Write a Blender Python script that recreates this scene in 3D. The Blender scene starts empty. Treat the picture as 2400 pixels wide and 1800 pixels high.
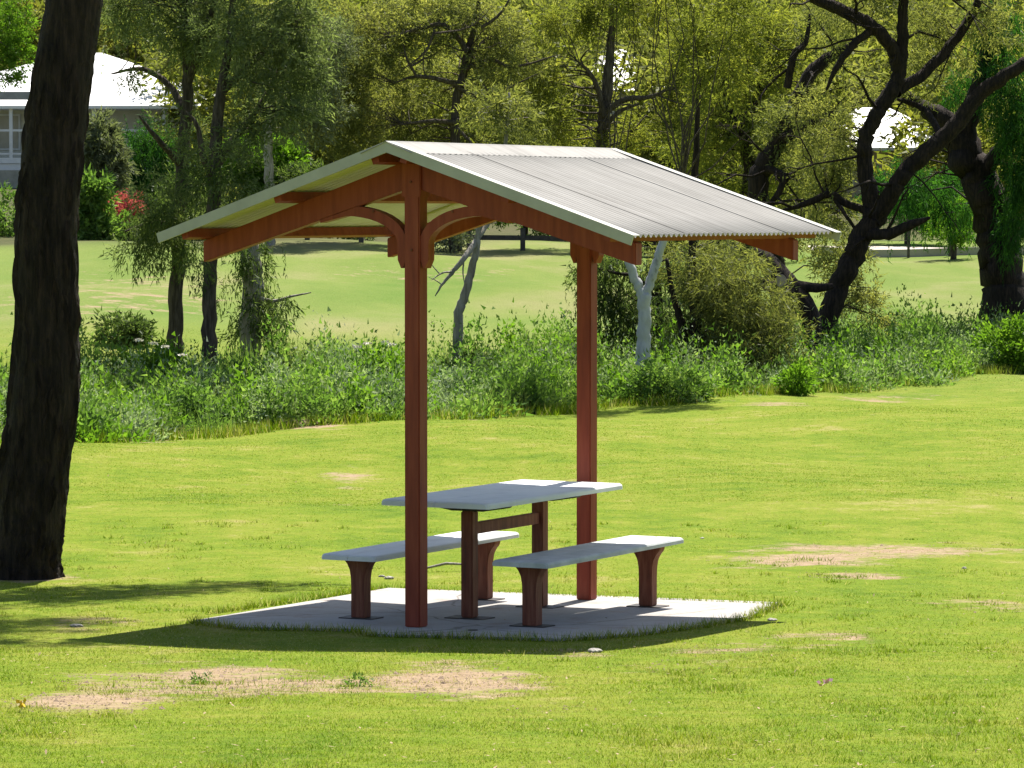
import bpy, math, random
import numpy as np
from mathutils import Vector

# ------------------------------------------------------------------ camera, sky, sun, exposure
scene = bpy.context.scene
COL = scene.collection
EYE = 2.80
FPX, HY = 8535.0, 486.8                      # focal length and horizon in photograph pixels (2400 x 1800)
TH = 0.4873
PITCH = math.atan((900 - HY) / FPX)
cam = bpy.data.cameras.new('camera'); cam.sensor_width = 36.0; cam.lens = 36.0 * FPX / 2400.0
cam.clip_start = 0.5; cam.clip_end = 2000
camo = bpy.data.objects.new('camera', cam); COL.objects.link(camo)
camo.location = (0, 0, EYE); camo.rotation_euler = (math.pi / 2 - PITCH, 0, 0)
scene.camera = camo

SUNV = Vector((0.185, 0.485, 1.0)).normalized()
SUN_EL = math.asin(SUNV.z); SUN_AZ = math.atan2(SUNV.x, SUNV.y)
world = bpy.data.worlds.new('World'); scene.world = world; world.use_nodes = True
wn = world.node_tree.nodes; wl = world.node_tree.links
sky = wn.new('ShaderNodeTexSky'); sky.sky_type = 'NISHITA'; sky.sun_disc = False
sky.sun_elevation = SUN_EL; sky.sun_rotation = SUN_AZ; sky.dust_density = 1.5; sky.air_density = 1.0
bg = wn['Background']; bg.inputs['Strength'].default_value = 0.068
wl.new(sky.outputs['Color'], bg.inputs['Color'])
sl = bpy.data.lights.new('sun', 'SUN'); sl.energy = 5.0; sl.angle = math.radians(0.53); sl.color = (1.0, 0.95, 0.86)
so = bpy.data.objects.new('sun', sl); COL.objects.link(so)
so.rotation_euler = SUNV.to_track_quat('Z', 'Y').to_euler(); so.location = (10, 30, 40)
vs = scene.view_settings; vs.view_transform = 'Standard'; vs.look = 'None'; vs.exposure = 1.22; vs.gamma = 1.0
scene.cycles.use_denoising = True
scene.cycles.max_bounces = 7; scene.cycles.diffuse_bounces = 3; scene.cycles.transmission_bounces = 4
scene.cycles.glossy_bounces = 2; scene.cycles.transparent_max_bounces = 4
scene.cycles.sample_clamp_indirect = 6.0

# ------------------------------------------------------------------ geometry of the place
O2 = np.array([-0.636, 24.116])
U = np.array([math.sin(TH), math.cos(TH)]); V = np.array([-math.cos(TH), math.sin(TH)])
def sstep(a, b, x):
    t = np.clip((x - a) / (b - a), 0, 1); return t * t * (3 - 2 * t)
def creek(x): return 53.0 + 1.2 * np.clip(x, -7.5, 9.5)
TT = np.array([-40, 0, 1.5, 5, 9, 12, 30, 45, 70, 100, 140, 190, 260, 900.])
TZ = np.array([0, 0, -.05, -.12, .05, .42, 1.05, 1.70, 2.35, 3.5, 9.0, 19., 30., 60.])
def height(x, y):
    x = np.asarray(x, float); y = np.asarray(y, float)
    z = -0.0261 * (np.minimum(y, 27.0) - O2[1])
    k = np.clip(y - 27.0, 0, 6.0); z = z - 0.0261 * (k - k * k / 12.0)
    # bank rising towards the viewer
    d = np.clip(23.2 - y, 0, 9.0); z = z + 0.040 * d * np.clip(d / 1.2, 0, 1)
    z = z - 0.0261 * 0 + np.where(y < 8, 0.0, 0.0)
    t = y - creek(x)
    z = z + np.interp(t, TT, TZ)
    amp = sstep(30, 42, y) * 0.05
    z = z + amp * (np.sin(x * 0.9 + y * .31) + np.sin(x * .37 - y * .53 + 1.0))
    return z
def H(x, y): return float(height(x, y))
def fs(s, t, z=0.0):                           # shelter frame: s along the ridge, t across it
    q = O2 + U * s + V * t
    return Vector((q[0], q[1], z))
def gst(s, t):
    q = O2 + U * s + V * t; return H(q[0], q[1])
def ray(px, py):
    c, s = math.cos(PITCH), math.sin(PITCH)
    dx = (px - 1200) / FPX; dy = (900 - py) / FPX
    return np.array([dx, s * dy + c, c * dy - s])
def at(px, py, Y):                             # a point of the place at depth Y
    d = ray(px, py); k = Y / d[1]; return Vector((d[0] * k, Y, EYE + d[2] * k))
DS = 2400 / 2212.0
def ad(dx, dy, Y): return at(dx * DS, dy * DS, Y)
def onground(px, py):
    d = ray(px, py); Y = 12.0
    while Y < 160:
        if EYE + d[2] * Y / d[1] < H(d[0] * Y / d[1], Y): break
        Y += 0.05
    return np.array([d[0] * Y / d[1], Y])
def project(x, y, z):
    c, s = math.cos(PITCH), math.sin(PITCH)
    yy = z - EYE; yc = c * yy + s * y; zc = -s * yy + c * y
    return 1200 + FPX * x / zc, 900 - FPX * yc / zc

# ------------------------------------------------------------------ material helpers
def newmat(name):
    m = bpy.data.materials.new(name); m.use_nodes = True; nt = m.node_tree
    for n in list(nt.nodes): nt.nodes.remove(n)
    out = nt.nodes.new('ShaderNodeOutputMaterial'); return m, nt, out
def N(nt, typ, **kw):
    n = nt.nodes.new(typ)
    for k, v in kw.items():
        if hasattr(n, k): setattr(n, k, v)
        else: n.inputs[k].default_value = v
    return n
def rgb(c): return (c[0], c[1], c[2], 1)
def ramp(nt, fac, stops):
    r = nt.nodes.new('ShaderNodeValToRGB'); el = r.color_ramp.elements
    while len(el) < len(stops): el.new(0.5)
    for e, (p, c) in zip(el, stops): e.position = p; e.color = rgb(c)
    nt.links.new(fac, r.inputs['Fac']); return r.outputs['Color']
def noise(nt, scale, detail=4, rough=.55, vec=None, stretch=None):
    n = N(nt, 'ShaderNodeTexNoise'); n.inputs['Scale'].default_value = scale
    n.inputs['Detail'].default_value = detail; n.inputs['Roughness'].default_value = rough
    if vec is None:
        g = nt.nodes.new('ShaderNodeNewGeometry'); vec = g.outputs['Position']
    if stretch:
        mp = nt.nodes.new('ShaderNodeMapping'); mp.inputs['Scale'].default_value = stretch
        nt.links.new(vec, mp.inputs['Vector']); vec = mp.outputs['Vector']
    nt.links.new(vec, n.inputs['Vector']); return n.outputs['Fac']
def mixc(nt, fac, a, b):
    m = nt.nodes.new('ShaderNodeMix'); m.data_type = 'RGBA'
    for s, v in ((m.inputs[0], fac), (m.inputs[6], a), (m.inputs[7], b)):
        if hasattr(v, 'links'): nt.links.new(v, s)
        elif isinstance(v, (int, float)): s.default_value = v
        else: s.default_value = rgb(v)
    return m.outputs[2]
def mth(nt, op, a, b=None, c=None, clamp=False):
    m = nt.nodes.new('ShaderNodeMath'); m.operation = op; m.use_clamp = clamp
    for i, v in enumerate((a, b, c)):
        if v is None: continue
        if hasattr(v, 'links'): nt.links.new(v, m.inputs[i])
        else: m.inputs[i].default_value = v
    return m.outputs[0]
def solid(name, stops, scale=6, rough=.7, bump=.0, bscale=30, stretch=None, spec=.3, metal=0, detail=5, object_space=True, bdist=.01):
    m, nt, out = newmat(name)
    vec = None
    if object_space: vec = nt.nodes.new('ShaderNodeTexCoord').outputs['Object']
    f = noise(nt, scale, detail, .6, vec, stretch)
    f = mth(nt, 'MULTIPLY_ADD', f, 2.2, -.6, True)
    col = ramp(nt, f, stops)
    p = nt.nodes.new('ShaderNodeBsdfPrincipled'); nt.links.new(col, p.inputs['Base Color'])
    p.inputs['Roughness'].default_value = rough; p.inputs['Specular IOR Level'].default_value = spec
    p.inputs['Metallic'].default_value = metal
    if bump:
        f2 = noise(nt, bscale, 6, .65, vec, stretch)
        b = nt.nodes.new('ShaderNodeBump'); b.inputs['Strength'].default_value = bump; b.inputs['Distance'].default_value = bdist
        nt.links.new(f2, b.inputs['Height']); nt.links.new(b.outputs['Normal'], p.inputs['Normal'])
    nt.links.new(p.outputs['BSDF'], out.inputs['Surface']); return m
def leafmat(name, c1, c2, c3=None, trans=.5, nscale=.8, gloss=.008, warm=.95):
    # per-leaf tone and clump-to-clump tone; light passes through the blades
    m, nt, out = newmat(name)
    g = nt.nodes.new('ShaderNodeNewGeometry')
    f = noise(nt, nscale, 3, .6); f = mth(nt, 'MULTIPLY_ADD', f, 2.4, -.7, True)
    r = g.outputs['Random Per Island']
    fac = mth(nt, 'ADD', mth(nt, 'MULTIPLY', r, .5), mth(nt, 'MULTIPLY', f, .5))
    stops = [(0.05, c1), (.6, c2), (.95, c3 or c2)]
    col = ramp(nt, fac, stops)
    d = nt.nodes.new('ShaderNodeBsdfDiffuse'); nt.links.new(col, d.inputs['Color'])
    t = nt.nodes.new('ShaderNodeBsdfTranslucent')
    tc = nt.nodes.new('ShaderNodeMix'); tc.data_type = 'RGBA'; tc.blend_type = 'MULTIPLY'; tc.inputs[0].default_value = 1
    nt.links.new(col, tc.inputs[6]); tc.inputs[7].default_value = (1.35 * warm, 1.45, .7, 1)
    nt.links.new(tc.outputs[2], t.inputs['Color'])
    mx = nt.nodes.new('ShaderNodeMixShader'); mx.inputs[0].default_value = trans
    nt.links.new(d.outputs[0], mx.inputs[1]); nt.links.new(t.outputs[0], mx.inputs[2])
    gl = nt.nodes.new('ShaderNodeBsdfGlossy'); gl.inputs['Roughness'].default_value = .45; gl.inputs['Color'].default_value = (.9, .95, .9, 1)
    m2 = nt.nodes.new('ShaderNodeMixShader'); m2.inputs[0].default_value = gloss
    nt.links.new(mx.outputs[0], m2.inputs[1]); nt.links.new(gl.outputs[0], m2.inputs[2])
    nt.links.new(m2.outputs[0], out.inputs['Surface']); return m

M = {}
M['red'] = solid('red_paint', [(0, (.175, .026, .014)), (.5, (.230, .037, .018)), (1, (.275, .056, .028))], 4, .55, .12, 40, (6, 6, .6), .35, bdist=.004)
M['redleg'] = solid('weathered_red_paint', [(0, (.075, .028, .018)), (.4, (.15, .040, .022)), (1, (.23, .085, .048))], 7, .6, .35, 50, (5, 5, .6), .3, bdist=.004)
m, nt, out = newmat('galvanised_sheet')
gq = nt.nodes.new('ShaderNodeNewGeometry'); mp = nt.nodes.new('ShaderNodeMapping'); mp.vector_type = 'TEXTURE'; mp.inputs['Rotation'].default_value = (0, 0, math.pi / 2 - TH)
nt.links.new(gq.outputs['Position'], mp.inputs['Vector'])
st1 = noise(nt, 3.2, 5, .6, mp.outputs['Vector'], (4.0, .35, .35)); st2 = noise(nt, 1.3, 5, .65, mp.outputs['Vector'])
fr_ = mth(nt, 'ADD', mth(nt, 'MULTIPLY', st1, .6), mth(nt, 'MULTIPLY', st2, .4)); fr_ = mth(nt, 'MULTIPLY_ADD', fr_, 2.4, -.7, True)
cr_ = ramp(nt, fr_, [(0, (.165, .157, .145)), (.35, (.235, .226, .212)), (1, (.31, .30, .284))])
pq = nt.nodes.new('ShaderNodeBsdfPrincipled'); nt.links.new(cr_, pq.inputs['Base Color']); pq.inputs['Roughness'].default_value = .75; pq.inputs['Specular IOR Level'].default_value = .15
nt.links.new(pq.outputs[0], out.inputs['Surface']); M['roof'] = m
M['roofin'] = solid('cream_underside_bounce', [(0, (.50, .47, .34)), (1, (.62, .59, .44))], 3, .7)  # cream underside of the sheets, light bounced off the grass put into its colour
M['flash'] = solid('cream_flashing', [(0, (.33, .32, .28)), (1, (.42, .41, .36))], 6, .5, 0, 10, None, .4)
M['seat'] = solid('pale_grey_seat_board', [(0, (.50, .51, .53)), (.4, (.62, .63, .655)), (1, (.70, .70, .715))], 3, .5, .2, 80, (1, 1, 1), .4, bdist=.003)
M['seatold'] = solid('weathered_grey_seat_board', [(0, (.33, .345, .34)), (.5, (.45, .465, .465)), (1, (.56, .565, .565))], 6, .6, .4, 70, (1, 1, 1), .3, bdist=.004)
M['dark'] = solid('dark_steel', [(0, (.02, .018, .016)), (1, (.05, .04, .035))], 20, .6)
M['stone'] = solid('pale_stone', [(0, (.20, .185, .16)), (1, (.38, .36, .32))], 25, .85, .5, 60)
M['boulder'] = solid('grey_boulder', [(0, (.06, .065, .075)), (1, (.16, .165, .175))], 6, .9, .8, 25, bdist=.03)
M['bark'] = solid('dark_bark', [(0, (.007, .0055, .005)), (.5, (.024, .017, .013)), (1, (.055, .036, .026))], 9, .9, 1.0, 22, (3, 3, .35), .2, bdist=.03)
M['bark2'] = solid('brown_bark', [(0, (.025, .020, .015)), (.5, (.07, .055, .042)), (1, (.14, .115, .09))], 8, .9, 1.0, 20, (3, 3, .4), .2, bdist=.03)
M['barkpale'] = solid('pale_bark', [(0, (.13, .11, .09)), (.5, (.27, .245, .21)), (1, (.40, .37, .33))], 5, .85, .8, 20, (2.5, 2.5, .5), .2, bdist=.02)
M['barkwhite'] = solid('white_bark', [(0, (.14, .14, .15)), (.3, (.34, .345, .36)), (1, (.47, .475, .49))], 4.5, .8, .5, 25, (2, 2, .8), .2, bdist=.01)
M['cut'] = solid('sawn_wood', [(0, (.30, .22, .17)), (1, (.42, .33, .27))], 12, .9)
M['white'] = solid('white_wall', [(0, (.62, .62, .62)), (1, (.76, .76, .75))], 2, .7)
M['whiteroof'] = solid('white_roof', [(0, (.72, .72, .72)), (1, (.80, .79, .79))], 2, .5)
M['blind'] = solid('window_blind', [(0, (.34, .31, .25)), (1, (.46, .43, .36))], 1.5, .4)
M['cream'] = solid('cream_wall', [(0, (.55, .53, .45)), (1, (.66, .64, .57))], 2, .8)
M['pinkwall'] = solid('pale_brick', [(0, (.45, .38, .34)), (1, (.60, .53, .49))], 2, .8)
M['greywall'] = solid('grey_concrete', [(0, (.22, .22, .21)), (1, (.36, .36, .34))], 2.5, .9, .5, 8)
M['glass'] = solid('window_glass', [(0, (.05, .06, .07)), (1, (.09, .10, .11))], 1, .08, 0, 1, None, .8)
M['timber'] = solid('old_timber', [(0, (.05, .045, .038)), (1, (.11, .095, .08))], 8, .9, .4, 20, (1, 1, 1))
M['path'] = solid('pale_path', [(0, (.34, .29, .25)), (1, (.48, .43, .38))], 1.5, .9, object_space=False)
# foliage
M['olive'] = leafmat('olive_leaves', (.070, .088, .034), (.158, .172, .060), (.27, .265, .095), .58, warm=1.05)
M['yellow'] = leafmat('yellow_olive_leaves', (.074, .090, .022), (.172, .182, .040), (.29, .265, .055), .58, warm=.98)
M['greyolive'] = leafmat('grey_olive_leaves', (.062, .082, .038), (.140, .165, .078), (.26, .28, .145), .54)
M['deep'] = leafmat('deep_green_leaves', (.036, .058, .022), (.075, .105, .034), (.14, .16, .055), .55)
M['bright'] = leafmat('bright_green_leaves', (.06, .115, .012), (.115, .21, .02), (.19, .28, .035), .55)
M['willow'] = leafmat('weeping_green_leaves', (.016, .055, .012), (.036, .105, .018), (.08, .17, .02), .5)
M['grey'] = leafmat('grey_green_leaves', (.085, .100, .060), (.15, .165, .095), (.22, .23, .15), .35)
M['redflower'] = leafmat('red_blossom', (.26, .05, .07), (.42, .09, .12), (.50, .18, .19), .35)
M['weed'] = leafmat('weed_leaves', (.050, .105, .024), (.130, .208, .048), (.25, .31, .10), .54)
M['tallgrass'] = leafmat('tall_grass_blades', (.08, .14, .03), (.16, .22, .065), (.29, .30, .14), .55)
M['silver'] = leafmat('silvery_weed_leaves', (.13, .185, .10), (.24, .295, .19), (.40, .43, .32), .42)
M['petal'] = solid('white_petals', [(0, (.62, .58, .46)), (1, (.74, .71, .60))], 30, .8)
M['pinkpetal'] = solid('pink_petals', [(0, (.55, .28, .34)), (1, (.66, .42, .46))], 30, .8)
M['yellowpetal'] = solid('yellow_petals', [(0, (.65, .42, .03)), (1, (.7, .5, .05))], 30, .8)
M['dry'] = solid('dry_leaf', [(0, (.22, .15, .08)), (1, (.36, .28, .17))], 30, .9)

def lawn_colours(nt, r=None):
    # world-space drifts of green, olive and straw shared by the soil sheet and the blades on it
    a = noise(nt, .55, 5, .62); b = noise(nt, 2.3, 4, .6); c = noise(nt, .16, 3, .5)
    f = mth(nt, 'ADD', mth(nt, 'MULTIPLY', a, .50), mth(nt, 'ADD', mth(nt, 'MULTIPLY', b, .32), mth(nt, 'MULTIPLY', c, .18)))
    f = mth(nt, 'MULTIPLY_ADD', f, 3.0, -1.0, True)
    if r is not None: f = mth(nt, 'MULTIPLY_ADD', mth(nt, 'SUBTRACT', r, .5), .95, f, True)
    f = mth(nt, 'ADD', f, mth(nt, 'MULTIPLY_ADD', noise(nt, 4.5, 4, .6), .9, -.45), None, True)
    col = ramp(nt, f, [(0.0, (.078, .138, .006)), (.40, (.128, .182, .010)), (.72, (.176, .205, .022)), (1, (.26, .235, .078))])
    if r is not None: col = mixc(nt, mth(nt, 'GREATER_THAN', r, .80), col, (.33, .31, .15))
    return col
def far_tint(nt, col):
    g = nt.nodes.new('ShaderNodeNewGeometry'); sx = nt.nodes.new('ShaderNodeSeparateXYZ'); nt.links.new(g.outputs['Position'], sx.inputs[0])
    mr = nt.nodes.new('ShaderNodeMapRange'); mr.inputs[1].default_value = 56; mr.inputs[2].default_value = 70
    nt.links.new(sx.outputs[1], mr.inputs[0])
    n = noise(nt, .22, 4, .6, None, (1, .45, 1)); n = mth(nt, 'MULTIPLY_ADD', n, 2.6, -.8, True)
    farcol = ramp(nt, n, [(0, (.092, .155, .022)), (.5, (.138, .182, .038)), (1, (.21, .205, .085))])
    return mixc(nt, mr.outputs[0], col, farcol)
m, nt, out = newmat('lawn_ground')
dirtA = nt.nodes.new('ShaderNodeAttribute'); dirtA.attribute_name = 'dirt'
wooA = nt.nodes.new('ShaderNodeAttribute'); wooA.attribute_name = 'litter'
dn = mth(nt, 'ADD', noise(nt, 7, 6, .7), mth(nt, 'MULTIPLY', noise(nt, 1.5, 4, .6), 1.5))
df = mth(nt, 'ADD', dirtA.outputs['Fac'], mth(nt, 'MULTIPLY_ADD', dn, 1.3, -1.75))
df = mth(nt, 'MULTIPLY_ADD', df, 2.6, -.75, True)
soil = ramp(nt, noise(nt, 9, 6, .7), [(.25, (.17, .12, .075)), (.5, (.26, .19, .12)), (.8, (.34, .262, .175))])
gc = far_tint(nt, lawn_colours(nt))
gcm = nt.nodes.new('ShaderNodeMix'); gcm.data_type = 'RGBA'; gcm.blend_type = 'MULTIPLY'; gcm.inputs[0].default_value = 1
nt.links.new(gc, gcm.inputs[6]); fine = noise(nt, 30, 5, .75)
nt.links.new(ramp(nt, fine, [(.25, (.55, .55, .55)), (.7, (1.15, 1.15, 1.15))]), gcm.inputs[7])
col = mixc(nt, df, gcm.outputs[2], soil)
lit = ramp(nt, noise(nt, 3, 6, .7), [(.3, (.025, .030, .012)), (.7, (.075, .065, .035))])
col = mixc(nt, wooA.outputs['Fac'], col, lit)
p = nt.nodes.new('ShaderNodeBsdfPrincipled'); nt.links.new(col, p.inputs['Base Color']); p.inputs['Roughness'].default_value = .95; p.inputs['Specular IOR Level'].default_value = .1
bp = nt.nodes.new('ShaderNodeBump'); bp.inputs['Strength'].default_value = .7; bp.inputs['Distance'].default_value = .03
nt.links.new(noise(nt, 14, 7, .7), bp.inputs['Height']); nt.links.new(bp.outputs[0], p.inputs['Normal'])
nt.links.new(p.outputs[0], out.inputs['Surface']); M['ground'] = m

m, nt, out = newmat('lawn_blades')
g = nt.nodes.new('ShaderNodeNewGeometry')
dA = nt.nodes.new('ShaderNodeAttribute'); dA.attribute_name = 'dry'
col = far_tint(nt, lawn_colours(nt, g.outputs['Random Per Island']))
col = mixc(nt, mth(nt, 'MULTIPLY', dA.outputs['Fac'], mth(nt, 'MULTIPLY_ADD', g.outputs['Random Per Island'], 1.2, .1, True), None, True), col, (.30, .235, .115))
d = nt.nodes.new('ShaderNodeBsdfDiffuse'); nt.links.new(col, d.inputs[0])
t = nt.nodes.new('ShaderNodeBsdfTranslucent')
tc = nt.nodes.new('ShaderNodeMix'); tc.data_type = 'RGBA'; tc.blend_type = 'MULTIPLY'; tc.inputs[0].default_value = 1
nt.links.new(col, tc.inputs[6]); tc.inputs[7].default_value = (1.5, 1.6, .8, 1); nt.links.new(tc.outputs[2], t.inputs[0])
mx = nt.nodes.new('ShaderNodeMixShader'); mx.inputs[0].default_value = .45
nt.links.new(d.outputs[0], mx.inputs[1]); nt.links.new(t.outputs[0], mx.inputs[2])
nt.links.new(mx.outputs[0], out.inputs['Surface']); M['blade'] = m

m, nt, out = newmat('concrete_slab')
a = noise(nt, 2.2, 6, .65); b = noise(nt, 28, 6, .7)
c1 = ramp(nt, a, [(.25, (.24, .225, .212)), (.5, (.31, .293, .278)), (.8, (.36, .342, .326))])
c2 = mixc(nt, mth(nt, 'MULTIPLY_ADD', b, 1.6, -.75, True), c1, (.19, .168, .15))
vo = N(nt, 'ShaderNodeTexVoronoi'); vo.feature = 'DISTANCE_TO_EDGE'; vo.inputs['Scale'].default_value = .75
gg = nt.nodes.new('ShaderNodeNewGeometry')
wob = nt.nodes.new('ShaderNodeMix'); wob.data_type = 'RGBA'; wob.inputs[0].default_value = .12
nz = N(nt, 'ShaderNodeTexNoise'); nz.inputs['Scale'].default_value = 3; nt.links.new(gg.outputs['Position'], nz.inputs['Vector'])
nt.links.new(gg.outputs['Position'], wob.inputs[6]); nt.links.new(nz.outputs['Color'], wob.inputs[7]); nt.links.new(wob.outputs[2], vo.inputs['Vector'])
crack = mth(nt, 'LESS_THAN', vo.outputs['Distance'], .006)
rust = noise(nt, 3.1, 5, .7, None, (1, 1, 1)); rust = mth(nt, 'MULTIPLY_ADD', rust, 6, -3.3, True)
c3 = mixc(nt, mth(nt, 'MULTIPLY', rust, .55), c2, (.20, .11, .07))
c4 = mixc(nt, mth(nt, 'MULTIPLY', crack, .7), c3, (.12, .10, .09))
p = nt.nodes.new('ShaderNodeBsdfPrincipled'); nt.links.new(c4, p.inputs['Base Color']); p.inputs['Roughness'].default_value = .85
bp = nt.nodes.new('ShaderNodeBump'); bp.inputs['Strength'].default_value = .4; bp.inputs['Distance'].default_value = .01
nt.links.new(noise(nt, 40, 6, .7), bp.inputs['Height']); nt.links.new(bp.outputs[0], p.inputs['Normal'])
nt.links.new(p.outputs[0], out.inputs['Surface']); M['slab'] = m

# ------------------------------------------------------------------ object helpers
def tag(o, label=None, cat=None, group=None, kind=None):
    if label: o['label'] = label
    if cat: o['category'] = cat
    if group: o['group'] = group
    if kind: o['kind'] = kind
    return o
def empty(name, loc):
    o = bpy.data.objects.new(name, None); COL.objects.link(o); o.location = loc; o.empty_display_size = .1; return o
ROOTLOC = {}
def link_mesh(name, me, mat, parent=None, origin=None):
    o = bpy.data.objects.new(name, me); me.materials.append(mat); COL.objects.link(o)
    if parent is not None: o.parent = parent
    return o
def world_of(o):
    v = Vector(o.location)
    while o.parent is not None: o = o.parent; v = v + Vector(o.location)
    return v
class MB:
    def __init__(s): s.v = []; s.f = []
    def add(s, vs, fs_):
        n = len(s.v); s.v += [tuple(x) for x in vs]; s.f += [tuple(i + n for i in f) for f in fs_]; return s
    def hexa(s, b, t):                          # bottom ring and top ring, counter-clockwise from above
        n = len(b)
        f = [tuple(range(n - 1, -1, -1)), tuple(range(n, 2 * n))] + [(i, (i + 1) % n, n + (i + 1) % n, n + i) for i in range(n)]
        return s.add(list(b) + list(t), f)
    def box(s, x0, x1, y0, y1, z0, z1):
        return s.hexa([(x0, y0, z0), (x1, y0, z0), (x1, y1, z0), (x0, y1, z0)], [(x0, y0, z1), (x1, y0, z1), (x1, y1, z1), (x0, y1, z1)])
    def prism(s, poly, off):                    # poly: list of Vectors (planar), extruded by vector off
        n = len(poly); a = [Vector(q) for q in poly]; b = [q + Vector(off) for q in a]
        return s.add(a + b, [tuple(range(n - 1, -1, -1)), tuple(range(n, 2 * n))] + [(i, (i + 1) % n, n + (i + 1) % n, n + i) for i in range(n)])
    def build(s, name, mat, parent=None, bevel=0, smooth=False, loc=None):
        base = world_of(parent) if parent is not None else Vector(loc or (0, 0, 0))
        me = bpy.data.meshes.new(name)
        me.from_pydata([tuple(Vector(q) - base) for q in s.v], [], s.f); me.update()
        import bmesh
        bm = bmesh.new(); bm.from_mesh(me); bmesh.ops.recalc_face_normals(bm, faces=bm.faces)
        if bevel: bmesh.ops.bevel(bm, geom=[e for e in bm.edges], offset=bevel, segments=2, affect='EDGES', clamp_overlap=True)
        bm.to_mesh(me); bm.free()
        if smooth: me.polygons.foreach_set('use_smooth', [True] * len(me.polygons))
        o = link_mesh(name, me, mat, parent)
        if parent is None: o.location = base
        return o
def np_mesh(name, verts, faces_flat, nside, mat, parent=None, loc=None, smooth=False):
    base = world_of(parent) if parent is not None else Vector(loc or (0, 0, 0))
    me = bpy.data.meshes.new(name)
    verts = (np.asarray(verts, np.float32) - np.array(base, np.float32)).astype(np.float32)
    nf = len(faces_flat) // nside
    me.vertices.add(len(verts)); me.vertices.foreach_set('co', verts.ravel())
    me.loops.add(nf * nside); me.loops.foreach_set('vertex_index', np.asarray(faces_flat, np.int32))
    me.polygons.add(nf); me.polygons.foreach_set('loop_start', np.arange(0, nf * nside, nside, dtype=np.int32))
    if smooth: me.polygons.foreach_set('use_smooth', np.ones(nf, bool))
    me.update(calc_edges=True); me.validate()
    o = link_mesh(name, me, mat, parent)
    if parent is None: o.location = base
    return o
def norm(a): return a / np.maximum(np.linalg.norm(a, axis=-1, keepdims=True), 1e-9)
def leaf_arrays(rng, pos, dirs, ln, wd, quad=False, flat=None):
    n = len(pos); dirs = norm(dirs)
    side = norm(np.cross(dirs, rng.normal(size=(n, 3)) if flat is None else flat))
    ln = np.asarray(ln)[:, None]; wd = np.asarray(wd)[:, None]
    if quad:
        a = pos; b = pos + dirs * ln * .45 + side * wd * .5; c = pos + dirs * ln; d_ = pos + dirs * ln * .45 - side * wd * .5
        v = np.stack([a, b, c, d_], 1).reshape(-1, 3); return v, np.arange(4 * n), 4
    a = pos - side * wd * .5; b = pos + side * wd * .5; c = pos + dirs * ln
    v = np.stack([a, b, c], 1).reshape(-1, 3); return v, np.arange(3 * n), 3
def sprays(rng, cent, outward, n_per, spread, ln, wd, droop=.4, twigs=6, quad=False):
    # every cluster: a few twigs leaving its centre, leaves set along them
    nc = len(cent)
    td = norm(norm(outward)[:, None, :] * .7 + rng.normal(size=(nc, twigs, 3)) * .75 + np.array([0, 0, -droop]))
    k = rng.integers(0, twigs, size=(nc, n_per)); s = rng.random((nc, n_per)) ** .8 * spread
    tdir = np.take_along_axis(td, k[:, :, None].repeat(3, 2), 1)
    pos = cent[:, None, :] + tdir * s[:, :, None] + rng.normal(size=(nc, n_per, 3)) * spread * .13
    pos[:, :, 2] -= droop * .35 * s ** 2 / max(spread, .01)
    d = norm(tdir + rng.normal(size=(nc, n_per, 3)) * .55 + np.array([0, 0, -droop * .6]))
    pos = pos.reshape(-1, 3); d = d.reshape(-1, 3); n = len(pos)
    return leaf_arrays(rng, pos, d, ln * rng.uniform(.6, 1.3, n), wd * rng.uniform(.6, 1.3, n), quad)
class TB:                                        # tubes joined into one mesh of quads
    def __init__(s): s.v = []; s.f = []; s.n = 0
    def tube(s, pts, rad, seg=6, rng=None, rough=0.0, cap=True):
        P = np.array([tuple(q) for q in pts], float); R = np.asarray(rad, float); n = len(P)
        T = np.gradient(P, axis=0); T = norm(T)
        ref = np.array([0.31, 0.95, .05]); B = norm(np.cross(T, ref)); C = np.cross(B, T)
        ang = np.linspace(0, 2 * np.pi, seg, endpoint=False)
        rr = np.ones((n, seg))
        if rough:
            ph = rng.random(3) * 6
            lob = 1 + rough * (.5 * np.sin(3 * ang + ph[0]) + .35 * np.sin(5 * ang + ph[1]) + .3 * np.sin(9 * ang + ph[2]))
            rr = lob[None, :] * (1 + rng.normal(size=(n, seg)) * rough * .35)
        X = P[:, None, :] + (np.cos(ang)[None, :, None] * B[:, None, :] + np.sin(ang)[None, :, None] * C[:, None, :]) * (R[:, None] * rr)[:, :, None]
        s.v.append(X.reshape(-1, 3))
        i = np.arange(n - 1)[:, None] * seg; j = np.arange(seg)[None, :]; k = (j + 1) % seg
        q = np.stack([i + j, i + k, i + seg + k, i + seg + j], -1).reshape(-1, 4) + s.n
        s.f.append(q); s.n += n * seg
        if cap and R[-1] > .015:                 # closed end: fold the last ring to its centre
            s.v.append(P[-1:] + T[-1:] * R[-1] * .2); e = s.n; s.n += 1
            b0 = e - seg
            s.f.append(np.array([[b0 + a, b0 + (a + 1) % seg, e, e] for a in range(seg)]))
        return s
    def build(s, name, mat, parent=None, loc=None):
        return np_mesh_q(name, np.concatenate(s.v), np.concatenate(s.f), mat, parent, loc)
def np_mesh_q(name, v, q, mat, parent, loc=None):
    base = world_of(parent) if parent is not None else Vector(loc or (0, 0, 0))
    me = bpy.data.meshes.new(name); v = v - np.array(base)
    faces = [tuple(int(i) for i in f) if f[2] != f[3] else tuple(int(i) for i in f[:3]) for f in q]
    me.from_pydata(v.tolist(), [], faces); me.update()
    me.polygons.foreach_set('use_smooth', [True] * len(me.polygons))
    o = link_mesh(name, me, mat, parent)
    if parent is None: o.location = base
    return o
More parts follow.
